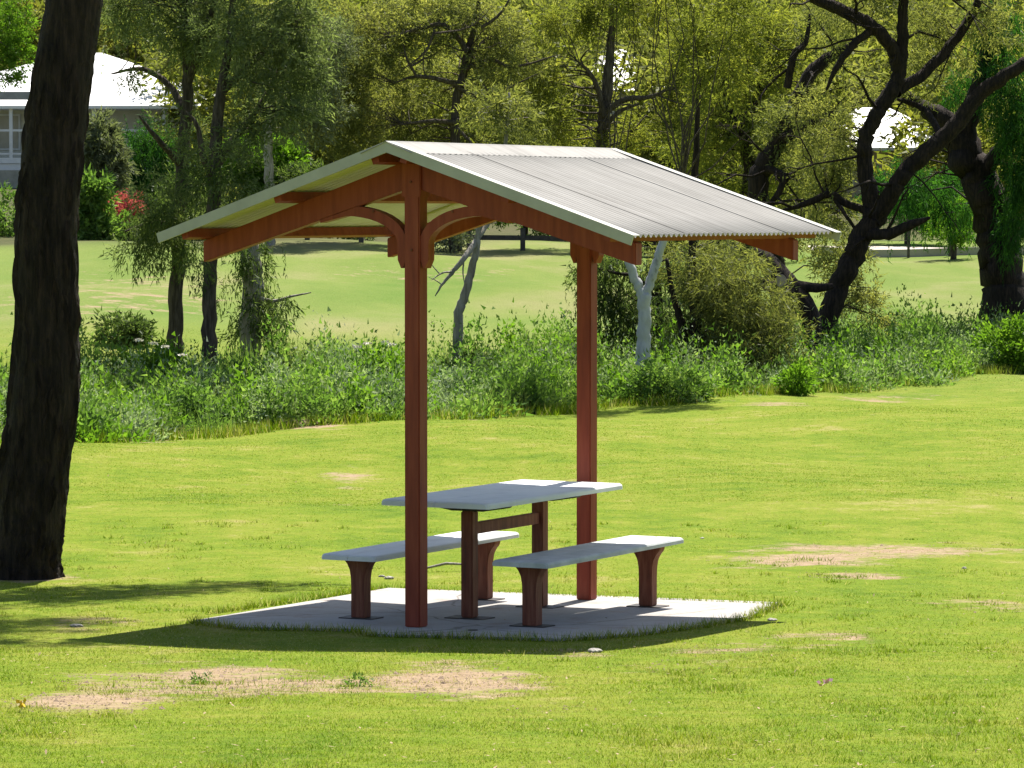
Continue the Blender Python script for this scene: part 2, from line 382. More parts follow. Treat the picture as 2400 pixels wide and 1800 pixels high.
def smooth_path(pts, rad, step=5):
    P = np.array([tuple(q) for q in pts], float); n = len(P); R = np.asarray(rad, float)
    if n < 3: t = np.linspace(0, 1, step + 1)[:, None]; return P[0] * (1 - t) + P[1] * t, np.interp(t[:, 0], [0, 1], R)
    out = []; rr = []
    for i in range(n - 1):
        p0 = P[max(i - 1, 0)]; p1 = P[i]; p2 = P[i + 1]; p3 = P[min(i + 2, n - 1)]
        for t in np.linspace(0, 1, step, endpoint=False):
            out.append(.5 * ((2 * p1) + (-p0 + p2) * t + (2 * p0 - 5 * p1 + 4 * p2 - p3) * t * t + (-p0 + 3 * p1 - 3 * p2 + p3) * t ** 3))
            rr.append(R[i] * (1 - t) + R[i + 1] * t)
    out.append(P[-1]); rr.append(R[-1]); return np.array(out), np.array(rr)

# ------------------------------------------------------------------ the ground
def lines(parts):
    o = []
    for a, b, st in parts: o += list(np.arange(a, b, st))
    return np.array(o + [parts[-1][1]])
gx = lines([(-500, -100, 50), (-100, -40, 6), (-40, -14, 1.5), (-14, -5, .5), (-5, 5, .16), (5, 14, .5), (14, 40, 1.5), (40, 100, 6), (100, 500, 50)])
gy = lines([(-60, 0, 6), (0, 11, 1), (11, 31, .16), (31, 44, .4), (44, 120, .8), (120, 240, 4), (240, 900, 40)])
GX, GY = np.meshgrid(gx, gy); GZ = height(GX, GY)
gverts = np.stack([GX.ravel(), GY.ravel(), GZ.ravel()], 1)
nx, ny = len(gx), len(gy)
ii, jj = np.meshgrid(np.arange(nx - 1), np.arange(ny - 1)); a0 = (jj * nx + ii).ravel()
gf = np.stack([a0, a0 + 1, a0 + nx + 1, a0 + nx], 1).ravel()
DIRT = [(285, 1597, 130, 17, .85), (540, 1600, 170, 28, 1.0), (210, 1648, 150, 19, .95), (1060, 1600, 170, 30, .95), (800, 1605, 120, 20, .8),
        (1850, 1312, 160, 15, .85), (2080, 1292, 220, 15, .85), (1970, 1350, 120, 9, .75), (1680, 1520, 130, 18, .55), (1320, 1530, 90, 12, .6),
        (805, 1120, 50, 18, .65), (360, 1020, 70, 12, 1.0), (715, 998, 70, 9, 1.0), (1130, 975, 40, 8, .8), (2300, 1422, 120, 18, .5),
        (60, 1350, 110, 12, .8), (230, 1460, 110, 14, .6), (1280, 1660, 130, 14, .45), (1600, 1560, 120, 16, .5), (1900, 1500, 130, 22, .5),
        (430, 1560, 200, 12, .35), (330, 690, 190, 42, .5), (120, 720, 140, 30, .45), (980, 640, 220, 20, .35), (2120, 935, 120, 7, .7), (1820, 945, 100, 5, .6)]
def dirt(x, y):
    x = np.asarray(x); y = np.asarray(y)
    px, py = project(x, np.maximum(y, 5), height(x, y)); r = np.zeros_like(px)
    for cx, cy, rx, ry, w in DIRT:
        q = np.sqrt(((px - cx) / rx) ** 2 + ((py - cy) / ry) ** 2); r = np.maximum(r, .88 * w * np.clip(1.5 - q * .75, 0, 1))
    return np.where(y > 8, r, 0)
ground = np_mesh('ground', gverts, gf, 4, M['ground'], None, (0, 0, 0), True)
tag(ground, 'wide green park lawn with bare soil patches sloping to a creek', None, None, 'structure')
at_ = ground.data.attributes.new('dirt', 'FLOAT', 'POINT'); at_.data.foreach_set('value', dirt(gverts[:, 0], gverts[:, 1]).astype(np.float32))
tt_ = gverts[:, 1] - creek(gverts[:, 0])
lv = np.maximum(sstep(0.2, 1.2, tt_) * (1 - sstep(10.5, 12.5, tt_)), sstep(50, 58, tt_)) * .85
at_ = ground.data.attributes.new('litter', 'FLOAT', 'POINT'); at_.data.foreach_set('value', lv.astype(np.float32))

# concrete slab
SB = [onground(*q) for q in ((450, 1460), (560, 1476), (830, 1481), (870, 1492), (1190, 1501), (1302, 1503), (1400, 1499), (1500, 1490), (1640, 1471), (1755, 1452), (1834, 1417))]
def slab_xy(s, t): return O2 + U * s + V * t
outline = SB + [slab_xy(2.79, 1.82)]
mb = MB()
mb.hexa([(q[0], q[1], H(*q) - .12) for q in outline], [(q[0], q[1], H(*q) + .016) for q in outline])
slab = mb.build('concrete_slab', M['slab'], None, bevel=.008, loc=(O2[0], O2[1], 0))
tag(slab, 'stained grey concrete slab under the picnic shelter', None, None, 'structure')
def gslab(s, t): return gst(s, t) + .015

# ------------------------------------------------------------------ picnic shelter
RZ, EZ, W = 3.20, 2.617, 1.731                   # ridge, eave height, half width
LP, S0, S1 = 2.517, -.38, 2.975
PIT = math.atan((RZ - EZ) / W)
def roofz(t): return RZ - (RZ - EZ) * abs(t) / W
sh = empty('picnic_shelter', fs(LP / 2, 0, gst(LP / 2, 0)))
tag(sh, 'open picnic shelter with red posts and pale corrugated gable roof', 'shelter')
def fvec(ds, dt, dz=0): q = U * ds + V * dt; return Vector((q[0], q[1], dz))
def sbox(mb, s0, s1, t0, t1, z0, z1, zb=None):
    b = [fs(s0, t0), fs(s1, t0), fs(s1, t1), fs(s0, t1)]
    return mb.hexa([Vector((q.x, q.y, z0)) for q in b], [Vector((q.x, q.y, z1)) for q in b])
hp = .0575
for s in (0, LP):
    mb = MB(); sbox(mb, s - hp, s + hp, -hp, hp, gslab(s, 0), roofz(0) - .17)
    mb.build('post', M['red'], sh, bevel=.008)
# rafters: one on each side of each post, meeting at the ridge
PUR = .062
for s in (0, LP):
    for sg in (1, -1):
        mb = MB(); off = .045 if sg > 0 else .047
        top0 = roofz(0) - PUR - .012; te = 1.64
        poly = [fs(s - off, 0, top0), fs(s - off, sg * te, roofz(te) - PUR - .012), fs(s - off, sg * te, roofz(te) - PUR - .155), fs(s - off, sg * hp * .5, roofz(hp * .5) - PUR - .20), fs(s - off, 0, top0 - .19)]
        mb.prism(poly, fvec(2 * off, 0)).build('rafter', M['red'], sh, bevel=.005)
    mb = MB(); sbox(mb, s - .066, s + .066, -.072, .072, roofz(0) - .33, roofz(.075) - PUR - .02)
    mb.build('ridge_block', M['red'], sh, bevel=.006)
    for sg in (1, -1):                           # curved knee braces
        c = []
        for k in range(4): c.append((.085, 2.40 + .055 * k))
        for k in range(1, 11):
            a = math.pi / 2 * k / 10
            c.append((.085 + .43 * (1 - math.cos(a)), 2.565 + .215 * math.sin(a)))
        c.append((.62, 2.755)); c.append((.72, 2.722))
        th_ = [.012, .062] + [.066] * 2 + [.07] * 11 + [.05]
        inn, outr = [], []
        for i, (t, z) in enumerate(c):
            p_, n_ = c[max(i - 1, 0)], c[min(i + 1, len(c) - 1)]
            dx, dz = n_[0] - p_[0], n_[1] - p_[1]; L_ = math.hypot(dx, dz) or 1
            h_ = th_[i] * .5
            inn.append((max(t - dz / L_ * h_, .0575) if i < 6 else t - dz / L_ * h_, z + dx / L_ * h_)); outr.append((t + dz / L_ * h_, z - dx / L_ * h_))
        w2 = .040 if sg > 0 else .041
        mb = MB(); n = len(c)
        vs_ = []
        for dsx in (-w2, w2):
            for (t, z) in inn: vs_.append(fs(s + dsx, sg * t, z))
            for (t, z) in outr: vs_.append(fs(s + dsx, sg * t, z))
        F = []
        for i in range(n - 1):
            F += [(i, i + 1, n + i + 1, n + i), (2 * n + i, 3 * n + i, 3 * n + i + 1, 2 * n + i + 1), (i, 2 * n + i, 2 * n + i + 1, i + 1), (n + i, n + i + 1, 3 * n + i + 1, 3 * n + i)]
        F += [(0, n, 3 * n, 2 * n), (n - 1, 3 * n - 1, 4 * n - 1, 2 * n - 1)]
        mb.add(vs_, F).build('knee_brace', M['red'], sh)
for sg in (1, -1):                               # purlins under the sheets
    for tp in (.12, .87, 1.60):
        mb = MB(); ct = math.cos(PIT); stn = math.sin(PIT)
        def pr(t, dn): return (sg * (t - dn * stn), roofz(t) - .010 - dn * ct)
        w2 = .024; q = [pr(tp - w2, 0), pr(tp + w2, 0), pr(tp + w2, PUR), pr(tp - w2, PUR)]
        mb.prism([fs(S0 + .03, t, z) for t, z in q], fvec(S1 - S0 - .06, 0)).build('purlin', M['red'], sh)
# corrugated sheets, four to a slope
PER = .076; NS = 4
for sg in (1, -1):
    tot = S1 - S0 - .04; wsh = tot / NS
    for k in range(NS):
        a, b = S0 + .02 + k * wsh - .012, S0 + .02 + (k + 1) * wsh + .012
        ns = int((b - a) / PER * 8); ss = np.linspace(a, b, ns + 1)
        up = .0022 * (k % 2) + .004
        tl = [.015, .5, 1.0, 1.4, 1.745]
        v = []
        for lay in (0, -.0016):
            for t in tl:
                zz = roofz(t) + up + lay + .0115 * np.cos(2 * np.pi * (ss - S0) / PER) + .006
                q = O2[None, :] + ss[:, None] * U + sg * t * V
                v.append(np.stack([q[:, 0], q[:, 1], zz], 1))
        v = np.concatenate(v); n1 = ns + 1; nt_ = len(tl); f = []
        for lay in range(2):
            for r in range(nt_ - 1):
                b0 = (lay * nt_ + r) * n1; i = np.arange(ns)
                f.append(np.stack([b0 + i, b0 + i + 1, b0 + n1 + i + 1, b0 + n1 + i], 1))
        for r in (0, nt_ - 1):
            b0 = r * n1; b1 = (nt_ + r) * n1; i = np.arange(ns); f.append(np.stack([b0 + i, b0 + i + 1, b1 + i + 1, b1 + i], 1))
        rs = np_mesh('roof_sheet', v, np.concatenate(f).ravel(), 4, M['roof'], sh, None, True)
        rs.data.materials.append(M['roofin']); mi = np.zeros(len(rs.data.polygons), np.int32); mi[(nt_ - 1) * ns:2 * (nt_ - 1) * ns] = 1; rs.data.polygons.foreach_set('material_index', mi)
# ridge cap
mb = MB(); cw = .19
prof = [(cw, roofz(cw) + .020), (.02, roofz(.02) + .030), (0, RZ + .036), (-.02, roofz(.02) + .030), (-cw, roofz(cw) + .020)]
prof2 = [(t, z - .003) for t, z in prof][::-1]
mb.prism([fs(S0 - .02, t, z) for t, z in prof + prof2], fvec(S1 - S0 + .04, 0)).build('ridge_cap', M['roof'], sh)
# barge flashings on the gable edges
for s, sgs in ((S0, 1), (S1, -1)):
    for sg in (1, -1):
        mb = MB(); te = W + .06
        a0, a1 = (s - .012 * sgs), (s + .004 * sgs)
        poly = [fs(a0, 0, RZ + .034), fs(a0, sg * te, roofz(te) + .030), fs(a0, sg * (te - .02), roofz(te) - .034), fs(a0, 0, RZ - .040)]
        mb.prism(poly, fvec(a1 - a0, 0))
        p2 = [fs(s + .0045 * sgs, 0, RZ + .0335), fs(s + .0045 * sgs, sg * te, roofz(te) + .0295), fs(s + .0045 * sgs, sg * te, roofz(te) + .0255), fs(s + .0045 * sgs, 0, RZ + .0295)]
        mb.prism(p2, fvec(.085 * sgs, 0))
        mb.build('barge_flashing', M['flash'], sh)

def bolt(s, t, z, parent, r=.012):
    mb = MB(); a = [2 * math.pi * i / 6 for i in range(6)]
    mb.prism([fs(s, t + r * math.cos(q), z + r * math.sin(q)) for q in a], fvec(-.009, 0)).build('bolt', M['redleg'], parent)
for s in (0, LP):
    for t, z, o_ in ((0, 2.52, hp), (.30, 2.775, .041), (-.30, 2.775, .041), (0, 2.97, .066)): bolt(s - o_ + .0005, t, z, sh, .009)

# ------------------------------------------------------------------ table and benches
def board(mb, s0, s1, t0, t1, z1, th, round_t=0, lip=.014):
    # a plank with softened long edges that dip at the outer side
    prof = []
    outer = 1 if round_t > 0 else -1
    ts = [t0, t0 + lip * .5, t0 + lip * 1.6, t1 - lip * 1.6, t1 - lip * .5, t1]
    zs = [z1 - lip * 1.2, z1 - lip * .35, z1, z1, z1 - lip * .35, z1 - lip * 1.2]
    if round_t > 0: zs[0] = z1 - .004; zs[1] = z1 - .001
    if round_t < 0: zs[5] = z1 - .004; zs[4] = z1 - .001
    pts = [(t, z) for t, z in zip(ts, zs)] + [(t1, z1 - th), (t0, z1 - th)]
    r = .03; n = len(pts)
    rings = []
    for s, k in ((s0, .0), (s0 + r * .35, .7), (s0 + r, 1), (s1 - r, 1), (s1 - r * .35, .7), (s1, 0)):
        dz = (1 - k) * lip * .8; tr = (1 - k) * .018
        ring = []
        for (t, z) in pts:
            tt = t
            if round_t > 0 and t > (t0 + t1) / 2: tt = t - tr
            if round_t < 0 and t < (t0 + t1) / 2: tt = t + tr
            ring.append(fs(s, tt, z - (dz if z > z1 - th + .005 else 0)))
        rings.append(ring)
    v = [q for ring in rings for q in ring]; F = [tuple(range(n - 1, -1, -1)), tuple((len(rings) - 1) * n + i for i in range(n))]
    for a in range(len(rings) - 1):
        for i in range(n): F.append((a * n + i, a * n + (i + 1) % n, (a + 1) * n + (i + 1) % n, (a + 1) * n + i))
    return mb.add(v, F)
ZT = gst(1.26, 0)
tb = empty('picnic_table', fs(1.26, 0, gslab(1.26, 0)))
tag(tb, 'long pale grey picnic table on two red square legs under the shelter', 'table')
TT_ = ZT + .865
board(MB(), .24, 2.28, .0015, .415, TT_, .042, 1).build('tabletop_plank', M['seat'], tb, smooth=False)
board(MB(), .24, 2.28, -.415, -.0015, TT_, .042, -1).build('tabletop_plank', M['seat'], tb)
for s in (.74, 1.78):
    z0 = gslab(s, 0) + .009
    mb = MB(); sbox(mb, s - .045, s + .045, -.045, .045, z0, TT_ - .102); mb.build('leg', M['redleg'], tb, bevel=.007)
    mb = MB(); h_ = .042
    poly = [fs(s - .035, -.33, TT_ - .043), fs(s - .035, .33, TT_ - .043), fs(s - .035, .30, TT_ - .072), fs(s - .035, .12, TT_ - .101), fs(s - .035, -.12, TT_ - .101), fs(s - .035, -.30, TT_ - .072)]
    mb.prism(poly, fvec(.07, 0)).build('bearer', M['dark'], tb)
    mb = MB(); sbox(mb, s - .09, s + .09, -.15, .15, z0 - .009, z0 - .0005); mb.build('base_plate', M['dark'], tb, bevel=.002)
mb = MB(); sbox(mb, .786, 1.734, -.022, .022, ZT + .60, ZT + .68); mb.build('stretcher', M['redleg'], tb, bevel=.004)
def bench(sg, label, mat, fork):
    s0, s1 = .22, 2.33; tc = .66 * sg; zt = gst(1.27, tc) + .485
    r = empty('bench', fs(1.27, tc, gslab(1.27, tc))); tag(r, label, 'bench', 'benches beside the picnic table')
    lo, hi = tc - .215, tc + .215
    board(MB(), s0, s1, tc + .0015, hi, zt, .040, 1).build('seat_plank', mat, r)
    board(MB(), s0, s1, lo, tc - .0015, zt, .040, -1).build('seat_plank', mat, r)
    for s in (.40, 2.17):
        z0 = gslab(s, tc) + .009; ztop = zt - .041
        prof = [(.051, 0), (.051, .20), (.053, .27), (.062, .325), (.082, .365), (.108, .395), (.118, ztop - z0)]
        L_ = [fs(s - .048, tc + w, z0 + z) for w, z in prof]; R_ = [fs(s - .048, tc - w, z0 + z) for w, z in prof][::-1]
        MB().prism(L_ + R_, fvec(.096, 0)).build('pedestal', M['redleg'], r, bevel=.006)
        mb = MB(); sbox(mb, s - .085, s + .085, tc - .13, tc + .13, z0 - .009, z0 - .0005); mb.build('base_plate', M['dark'], r, bevel=.002)
bench(1, 'pale grey plank bench on the far left side of the picnic table', M['seat'], False)
bench(-1, 'weathered grey plank bench on the near right side of the picnic table', M['seatold'], True)
# small round cover set in the slab
q = onground(1108, 1484); mb = MB(); ang = [2 * math.pi * i / 14 for i in range(14)]
zz = H(*q) + .0165
mb.hexa([(q[0] + .035 * math.cos(a), q[1] + .035 * math.sin(a), zz) for a in ang], [(q[0] + .032 * math.cos(a), q[1] + .032 * math.sin(a), zz + .004) for a in ang])
tag(mb.build('drain_cap', M['dark'], None, loc=(q[0], q[1], zz)), 'small round black cap in the slab before the front post', 'cap')

# ------------------------------------------------------------------ lawn blades
rng = np.random.default_rng(7)
def in_slab(x, y):
    P = np.array(outline); inside = np.zeros(len(x), bool); n = len(P)
    xx = x + .03 * np.sin(y * 23) + .02 * np.sin(x * 31); yy = y + .03 * np.sin(x * 11) + .02 * np.sin(x * 27)
    for i in range(n):
        a, b = P[i], P[(i + 1) % n]
        c = ((a[1] > yy) != (b[1] > yy)) & (xx < (b[0] - a[0]) * (yy - a[1]) / (b[1] - a[1] + 1e-12) + a[0]); inside ^= c
    return inside
def vnoise(x, y, sc, seed):
    r = np.random.default_rng(seed); g = r.random((64, 64)); x = x * sc; y = y * sc
    xi = np.floor(x).astype(int); yi = np.floor(y).astype(int); fx = x - xi; fy = y - yi
    fx = fx * fx * (3 - 2 * fx); fy = fy * fy * (3 - 2 * fy)
    g_ = lambda a, b: g[a % 64, b % 64]
    return (g_(xi, yi) * (1 - fx) + g_(xi + 1, yi) * fx) * (1 - fy) + (g_(xi, yi + 1) * (1 - fx) + g_(xi + 1, yi + 1) * fx) * fy
def lawn(n, y0, y1, name, label, hmul, wmul, spanx=.172, power=1.0):
    # even cover over the picture: denser near the viewer
    u_ = rng.random(n)
    Y = 1 / (1 / y0 + (1 / y1 - 1 / y0) * u_)
    X = rng.uniform(-1, 1, n) * (spanx * Y + .4)
    t = Y - creek(X); keep = ~in_slab(X, Y) & ((t < .6) | ((t > 11.3) & (t < 56)))
    d_ = dirt(X, Y) + (vnoise(X, Y, 2.2, 5) - .5) * .7 + (vnoise(X, Y, 7, 15) - .5) * .5
    keep &= (rng.random(n) > np.clip(d_ * 1.8 - .62, 0, .90))
    X, Y = X[keep], Y[keep]; n = len(X); Z = height(X, Y)
    tuft = vnoise(X, Y, 1.3, 3) * .7 + vnoise(X, Y, 5, 4) * .5
    hh = (.013 + .024 * tuft * rng.random(n)) * hmul * np.interp(Y, [14, 22, 30], [.72, .8, .6]) * (1 + (rng.random(n) > .985) * .8)
    lean = rng.normal(size=(n, 2)) * .95
    D = np.stack([lean[:, 0], lean[:, 1], np.ones(n)], 1)
    v, f, k = leaf_arrays(rng, np.stack([X, Y, Z - .003], 1), D, hh, .0042 * wmul * rng.uniform(.7, 1.4, n) * (Y / 22) ** .9)
    o = np_mesh(name, v, f, k, M['blade'], None, (0, (y0 + y1) / 2, 0)); tag(o, label, 'grass', None, 'stuff')
    a_ = o.data.attributes.new('dry', 'FLOAT', 'POINT'); a_.data.foreach_set('value', np.repeat(np.clip(dirt(X, Y) * 1.3, 0, 1), 3).astype(np.float32)); return o
lawn(520000, 12.4, 47, 'lawn_grass', 'short bright green lawn grass around the shelter', 1.0, 1.0)
lawn(170000, 36, 66, 'lawn_grass', 'smooth mown grass running up to the creek weeds', 1.1, 1.2)
lawn(120000, 58, 112, 'lawn_grass', 'pale dry lawn grass beyond the creek', .5, .9)

def tufts(n, y0, y1):
    # taller clumps that make the turf uneven
    Y = 1 / (1 / y0 + (1 / y1 - 1 / y0) * rng.random(n)); X = rng.uniform(-1, 1, n) * (.172 * Y)
    k_ = ~in_slab(X, Y) & (Y - creek(X) < 0) & (vnoise(X, Y, .9, 31) > .42); X, Y = X[k_], Y[k_]; per = 34
    r_ = np.repeat(rng.uniform(.03, .09, len(X)), per); hh = np.repeat(rng.uniform(.022, .05, len(X)), per) * rng.uniform(.5, 1.2, len(X) * per)
    X = np.repeat(X, per) + rng.normal(size=len(r_)) * r_; Y = np.repeat(Y, per) + rng.normal(size=len(r_)) * r_; n = len(X)
    k_ = ~in_slab(X, Y); X, Y, hh = X[k_], Y[k_], hh[k_]; n = len(X)
    D = np.stack([rng.normal(size=n) * .6, rng.normal(size=n) * .6, np.ones(n)], 1)
    v, f, k = leaf_arrays(rng, np.stack([X, Y, height(X, Y) - .003], 1), D, hh, .005 * rng.uniform(.7, 1.4, n) * (Y / 22) ** .9)
    tag(np_mesh('turf_clumps', v, f, k, M['blade'], None, (0, 24, 0)), 'taller turf clumps dotted over the lawn', 'grass', None, 'stuff')
tufts(1500, 12.6, 34)
# turf fringe over the slab edges
def fringe():
    pts = []
    for k in range(len(SB) - 1):
        a, b = SB[k], SB[k + 1]; n = int(np.linalg.norm(b - a) * 420)
        s = rng.random(n)[:, None]; pts.append(a * (1 - s) + b * s + rng.normal(size=(n, 2)) * .03 + np.array([0, -.03]))
    a, b = slab_xy(2.80, -1.44), slab_xy(2.80, 1.82); s = rng.random(900)[:, None]; pts.append(a * (1 - s) + b * s + rng.normal(size=(900, 2)) * .02)
    a, b = slab_xy(.3, 1.84), slab_xy(2.80, 1.84); s = rng.random(900)[:, None]; pts.append(a * (1 - s) + b * s + rng.normal(size=(900, 2)) * .025)
    P = np.concatenate(pts); n = len(P); Z = height(P[:, 0], P[:, 1]) + .0
    D = np.stack([rng.normal(size=n) * .5, rng.normal(size=n) * .5, np.ones(n)], 1)
    v, f, k = leaf_arrays(rng, np.stack([P[:, 0], P[:, 1], Z], 1), D, rng.uniform(.035, .085, n), rng.uniform(.004, .008, n))
    tag(np_mesh('edge_grass', v, f, k, M['blade'], None, (0, 24, 0)), 'longer grass fringe creeping over the slab edges', 'grass', None, 'stuff')
fringe()

# ------------------------------------------------------------------ trees
def tree(name, label, cat, base, limbs, bark, clumps, leaf, group=None, dens=40, per=96, spread=.34, ln=.10, wd=.025, droop=.3,
         seed=1, rough=.06, seg=10, quad=False, twig_frac=.16, twigbark=None, dead=0, extra=None, hang=0.0):
    """limbs: list of (points, radii); clumps: (centre, rx, ry, rz) ellipsoids of leaf sprays, joined to the limbs by twigs"""
    rg = np.random.default_rng(seed)
    r = empty(name, base); tag(r, label, cat, group)
    T = TB(); allp = []; allr = []
    for i, (p_, rad) in enumerate(limbs):
        P, R = smooth_path(p_, rad, 6); P[1:-1] += rg.normal(size=(len(P) - 2, 3)) * R[1:-1, None] * .10
        T.tube(P, R, seg if R[0] > .05 else 6, rg, rough); allp.append(P); allr.append(R)
    T.build('trunk', bark, r)
    if not clumps: return r
    AP = np.concatenate(allp); AR = np.concatenate(allr)
    cents = []; outw = []
    for (c, rx, ry, rz, *w) in clumps:
        w_ = w[0] if w else 1.0
        n = max(3, int(dens * w_ * math.pi * rx * rz))
        d_ = norm(rg.normal(size=(n, 3))); rad = rg.random(n) ** .45
        q = d_ * rad[:, None] * np.array([rx, ry, rz]) * (1 + .28 * np.sin(5 * d_[:, :1] + 3 * d_[:, 2:] + seed))
        cents.append(np.array(c) + q); outw.append(d_ * .8 + np.array([0, 0, .25]))
    cents = np.concatenate(cents); outw = np.concatenate(outw)
    B = TB(); pick = np.where(rg.random(len(cents)) < twig_frac)[0]
    for i in pick:
        c = cents[i]; dd = np.linalg.norm(AP - c, axis=1) + np.maximum(0, AP[:, 2] - c[2]) * .6
        j = int(np.argmin(dd + rg.random(len(dd)) * .25)); a = AP[j]
        mid = (a + c) / 2 + rg.normal(size=3) * dd[j] * .10 + np.array([0, 0, .10 * dd[j]])
        m1 = a * .6 + mid * .4 + rg.normal(size=3) * dd[j] * .05
        r0 = min(AR[j] * .5, .012 + .010 * dd[j])
        B.tube([a, m1, mid, c], [r0, r0 * .8, r0 * .6, r0 * .3], 4, cap=False)
    thick = np.where(AR > .035)[0]
    for i in range(dead):
        a = AP[thick[rg.integers(0, len(thick))]].copy(); d_ = norm(np.array([rg.normal(), rg.normal() * .5 - .35, rg.normal() * .55 + .1])); L_ = rg.uniform(.7, 2.2); pts = [a]
        for k_ in range(5): d_ = norm(d_ + rg.normal(size=3) * .28); pts.append(pts[-1] + d_ * L_ / 5)
        r0 = rg.uniform(.018, .042); B.tube(pts, np.linspace(r0, r0 * .2, 6), 5, cap=False)
        for k_ in range(2):
            p_ = pts[rg.integers(2, 5)]; e_ = norm(d_ + rg.normal(size=3) * .8); q_ = [p_, p_ + e_ * L_ * .14, p_ + norm(e_ + rg.normal(size=3) * .3) * L_ * .3]
            B.tube(q_, [r0 * .45, r0 * .3, r0 * .1], 4, cap=False)
    if B.v: B.build('branches', twigbark or bark, r)['kind'] = 'stuff'
    v, f, k = sprays(rg, cents, outw, per, spread, ln, wd, droop, 7, quad)
    if hang:                                     # long hanging strands
        nh = int(len(cents) * hang); ci = rg.integers(0, len(cents), nh); m_ = 22
        s = np.linspace(0, 1, m_)[None, :] * rg.uniform(.35, 1.1, nh)[:, None]
        p0 = cents[ci] + rg.normal(size=(nh, 3)) * .2
        sway = rg.normal(size=(nh, 3)) * .12
        pos = p0[:, None, :] + s[:, :, None] * (np.array([0, 0, -1.0]) + sway[:, None, :]) + rg.normal(size=(nh, m_, 3)) * .018
        D = np.array([0, 0, -1.0]) + rg.normal(size=(nh * m_, 3)) * .38
        v2, f2, _ = leaf_arrays(rg, pos.reshape(-1, 3), D, ln * .9 * rg.uniform(.6, 1.2, nh * m_), wd * rg.uniform(.7, 1.3, nh * m_), quad)
        f = np.concatenate([f, f2 + len(v)]); v = np.concatenate([v, v2])
    np_mesh('crown', v, f, k, leaf, r)
    if extra:
        cs, mt, dn, dr = extra; cc = []; oo = []
        for (c, rx, ry, rz, *w) in cs:
            n = max(3, int(dn * (w[0] if w else 1) * math.pi * rx * rz)); d_ = norm(rg.normal(size=(n, 3)))
            cc.append(np.array(c) + d_ * rg.random((n, 1)) ** .45 * np.array([rx, ry, rz])); oo.append(d_)
        v, f, k = sprays(rg, np.concatenate(cc), np.concatenate(oo), 70, .34, .11, .020, dr, 7)
        np_mesh('lower_foliage', v, f, k, mt, r)
    return r
def cl(dx, dy, rx, rz, Y, w=1.0):
    c = ad(dx, dy, Y); s = Y / FPX * DS; return (tuple(c), rx * s, .8 * (rx + rz) * .5 * s + .25, rz * s, w)
def gp(dx, Y, dz=-.1):                           # foot of a tree seen at display column dx, depth Y
    c = ad(dx, 500, Y); return Vector((c.x, Y, H(c.x, Y) + dz))
def rr(dpx, Y): return dpx * DS * Y / FPX / 2    # radius from a width in the picture

# foreground trunk at the left edge
Y = 28.6; b = gp(52, Y, -.1)
limbs = [([b, ad(52, 1215, Y), ad(64, 1120, Y), ad(74, 1000, Y), ad(95, 850, Y), ad(101, 700, Y), ad(98, 520, Y), ad(108, 380, Y), ad(122, 250, Y), ad(142, 110, Y), ad(160, 0, Y), (ad(172, -120, Y)), ad(190, -420, Y), ad(150, -800, Y + .5), ad(190, -1250, Y + 1)],
          [rr(170, Y), rr(158, Y), rr(150, Y), rr(152, Y), rr(150, Y), rr(138, Y), rr(134, Y), rr(133, Y), rr(131, Y), rr(126, Y), rr(120, Y), rr(116, Y), rr(105, Y), rr(80, Y), rr(40, Y)]),
         ([ad(190, -420, Y), ad(330, -620, Y + .8), ad(520, -700, Y + 1.4), ad(760, -760, Y + 2)], [.17, .12, .08, .03]),
         ([ad(160, -700, Y), ad(-80, -900, Y), ad(-300, -1050, Y - .5)], [.15, .10, .03]),
         ([ad(150, -800, Y), ad(400, -1000, Y), ad(560, -1300, Y)], [.14, .09, .03])]
cr = [(tuple(ad(480, -700, Y + 1.3)), 1.0, .5, .22, .7), (tuple(ad(700, -760, Y + 2)), .8, .4, .2, .6), (tuple(ad(250, -900, Y + .4)), 1.0, .7, .4, .8),
      (tuple(ad(-250, -1000, Y - .5)), 1.2, .9, .5), (tuple(ad(500, -1250, Y)), 1.1, .7, .5), (tuple(ad(100, -1350, Y + .5)), 1.3, 1., .7)]
rg0 = np.random.default_rng(3)
def over(px, py, h):
    q = onground(px, py); z = H(*q); return (q[0] + SUNV.x / SUNV.z * h, q[1] + SUNV.y / SUNV.z * h, z + h)
cr += [(over(330, 1385, 6.6), 1.1, .32, .15, 1.3), (over(90, 1400, 6.4), .9, .45, .2, 1.3), (over(600, 1372, 6.9), .7, .14, .1, .8), (over(60, 1512, 6.2), .5, .25, .15, 1.2)]
limbs.append(([ad(190, -420, Y), Vector(over(90, 1400, 6.5)), Vector(over(330, 1385, 6.6)), Vector(over(640, 1372, 6.9))], [.14, .1, .07, .02]))
r = empty('gum_tree', b); tag(r, 'thick dark foreground trunk leaning right at the left edge', 'tree')
T = TB(); P, R = smooth_path(*limbs[0], 14); T.tube(P, R * .985, 40, rg0, .05); T.build('trunk', M['bark'], r)
T = TB()
for l in limbs[1:]:
    P, R = smooth_path(*l, 8); T.tube(P, R, 12, rg0, .06)
for z_, s_ in ((585 * .5, -1), (470, 1)): pass
T.build('limbs', M['bark'], r)
cents = []; ow = []
for c, rx, ry, rz, *w in cr:
    n = int(60 * rx * max(rz, .2) * 3 * (w[0] if w else 1)); d_ = norm(rg0.normal(size=(n, 3))); cents.append(np.array(c) + d_ * rg0.random((n, 1)) ** .4 * np.array([rx, ry, rz])); ow.append(d_)
v, f, k = sprays(rg0, np.concatenate(cents), np.concatenate(ow), 50, .35, .13, .03, .6); np_mesh('crown', v, f, k, M['deep'], r)
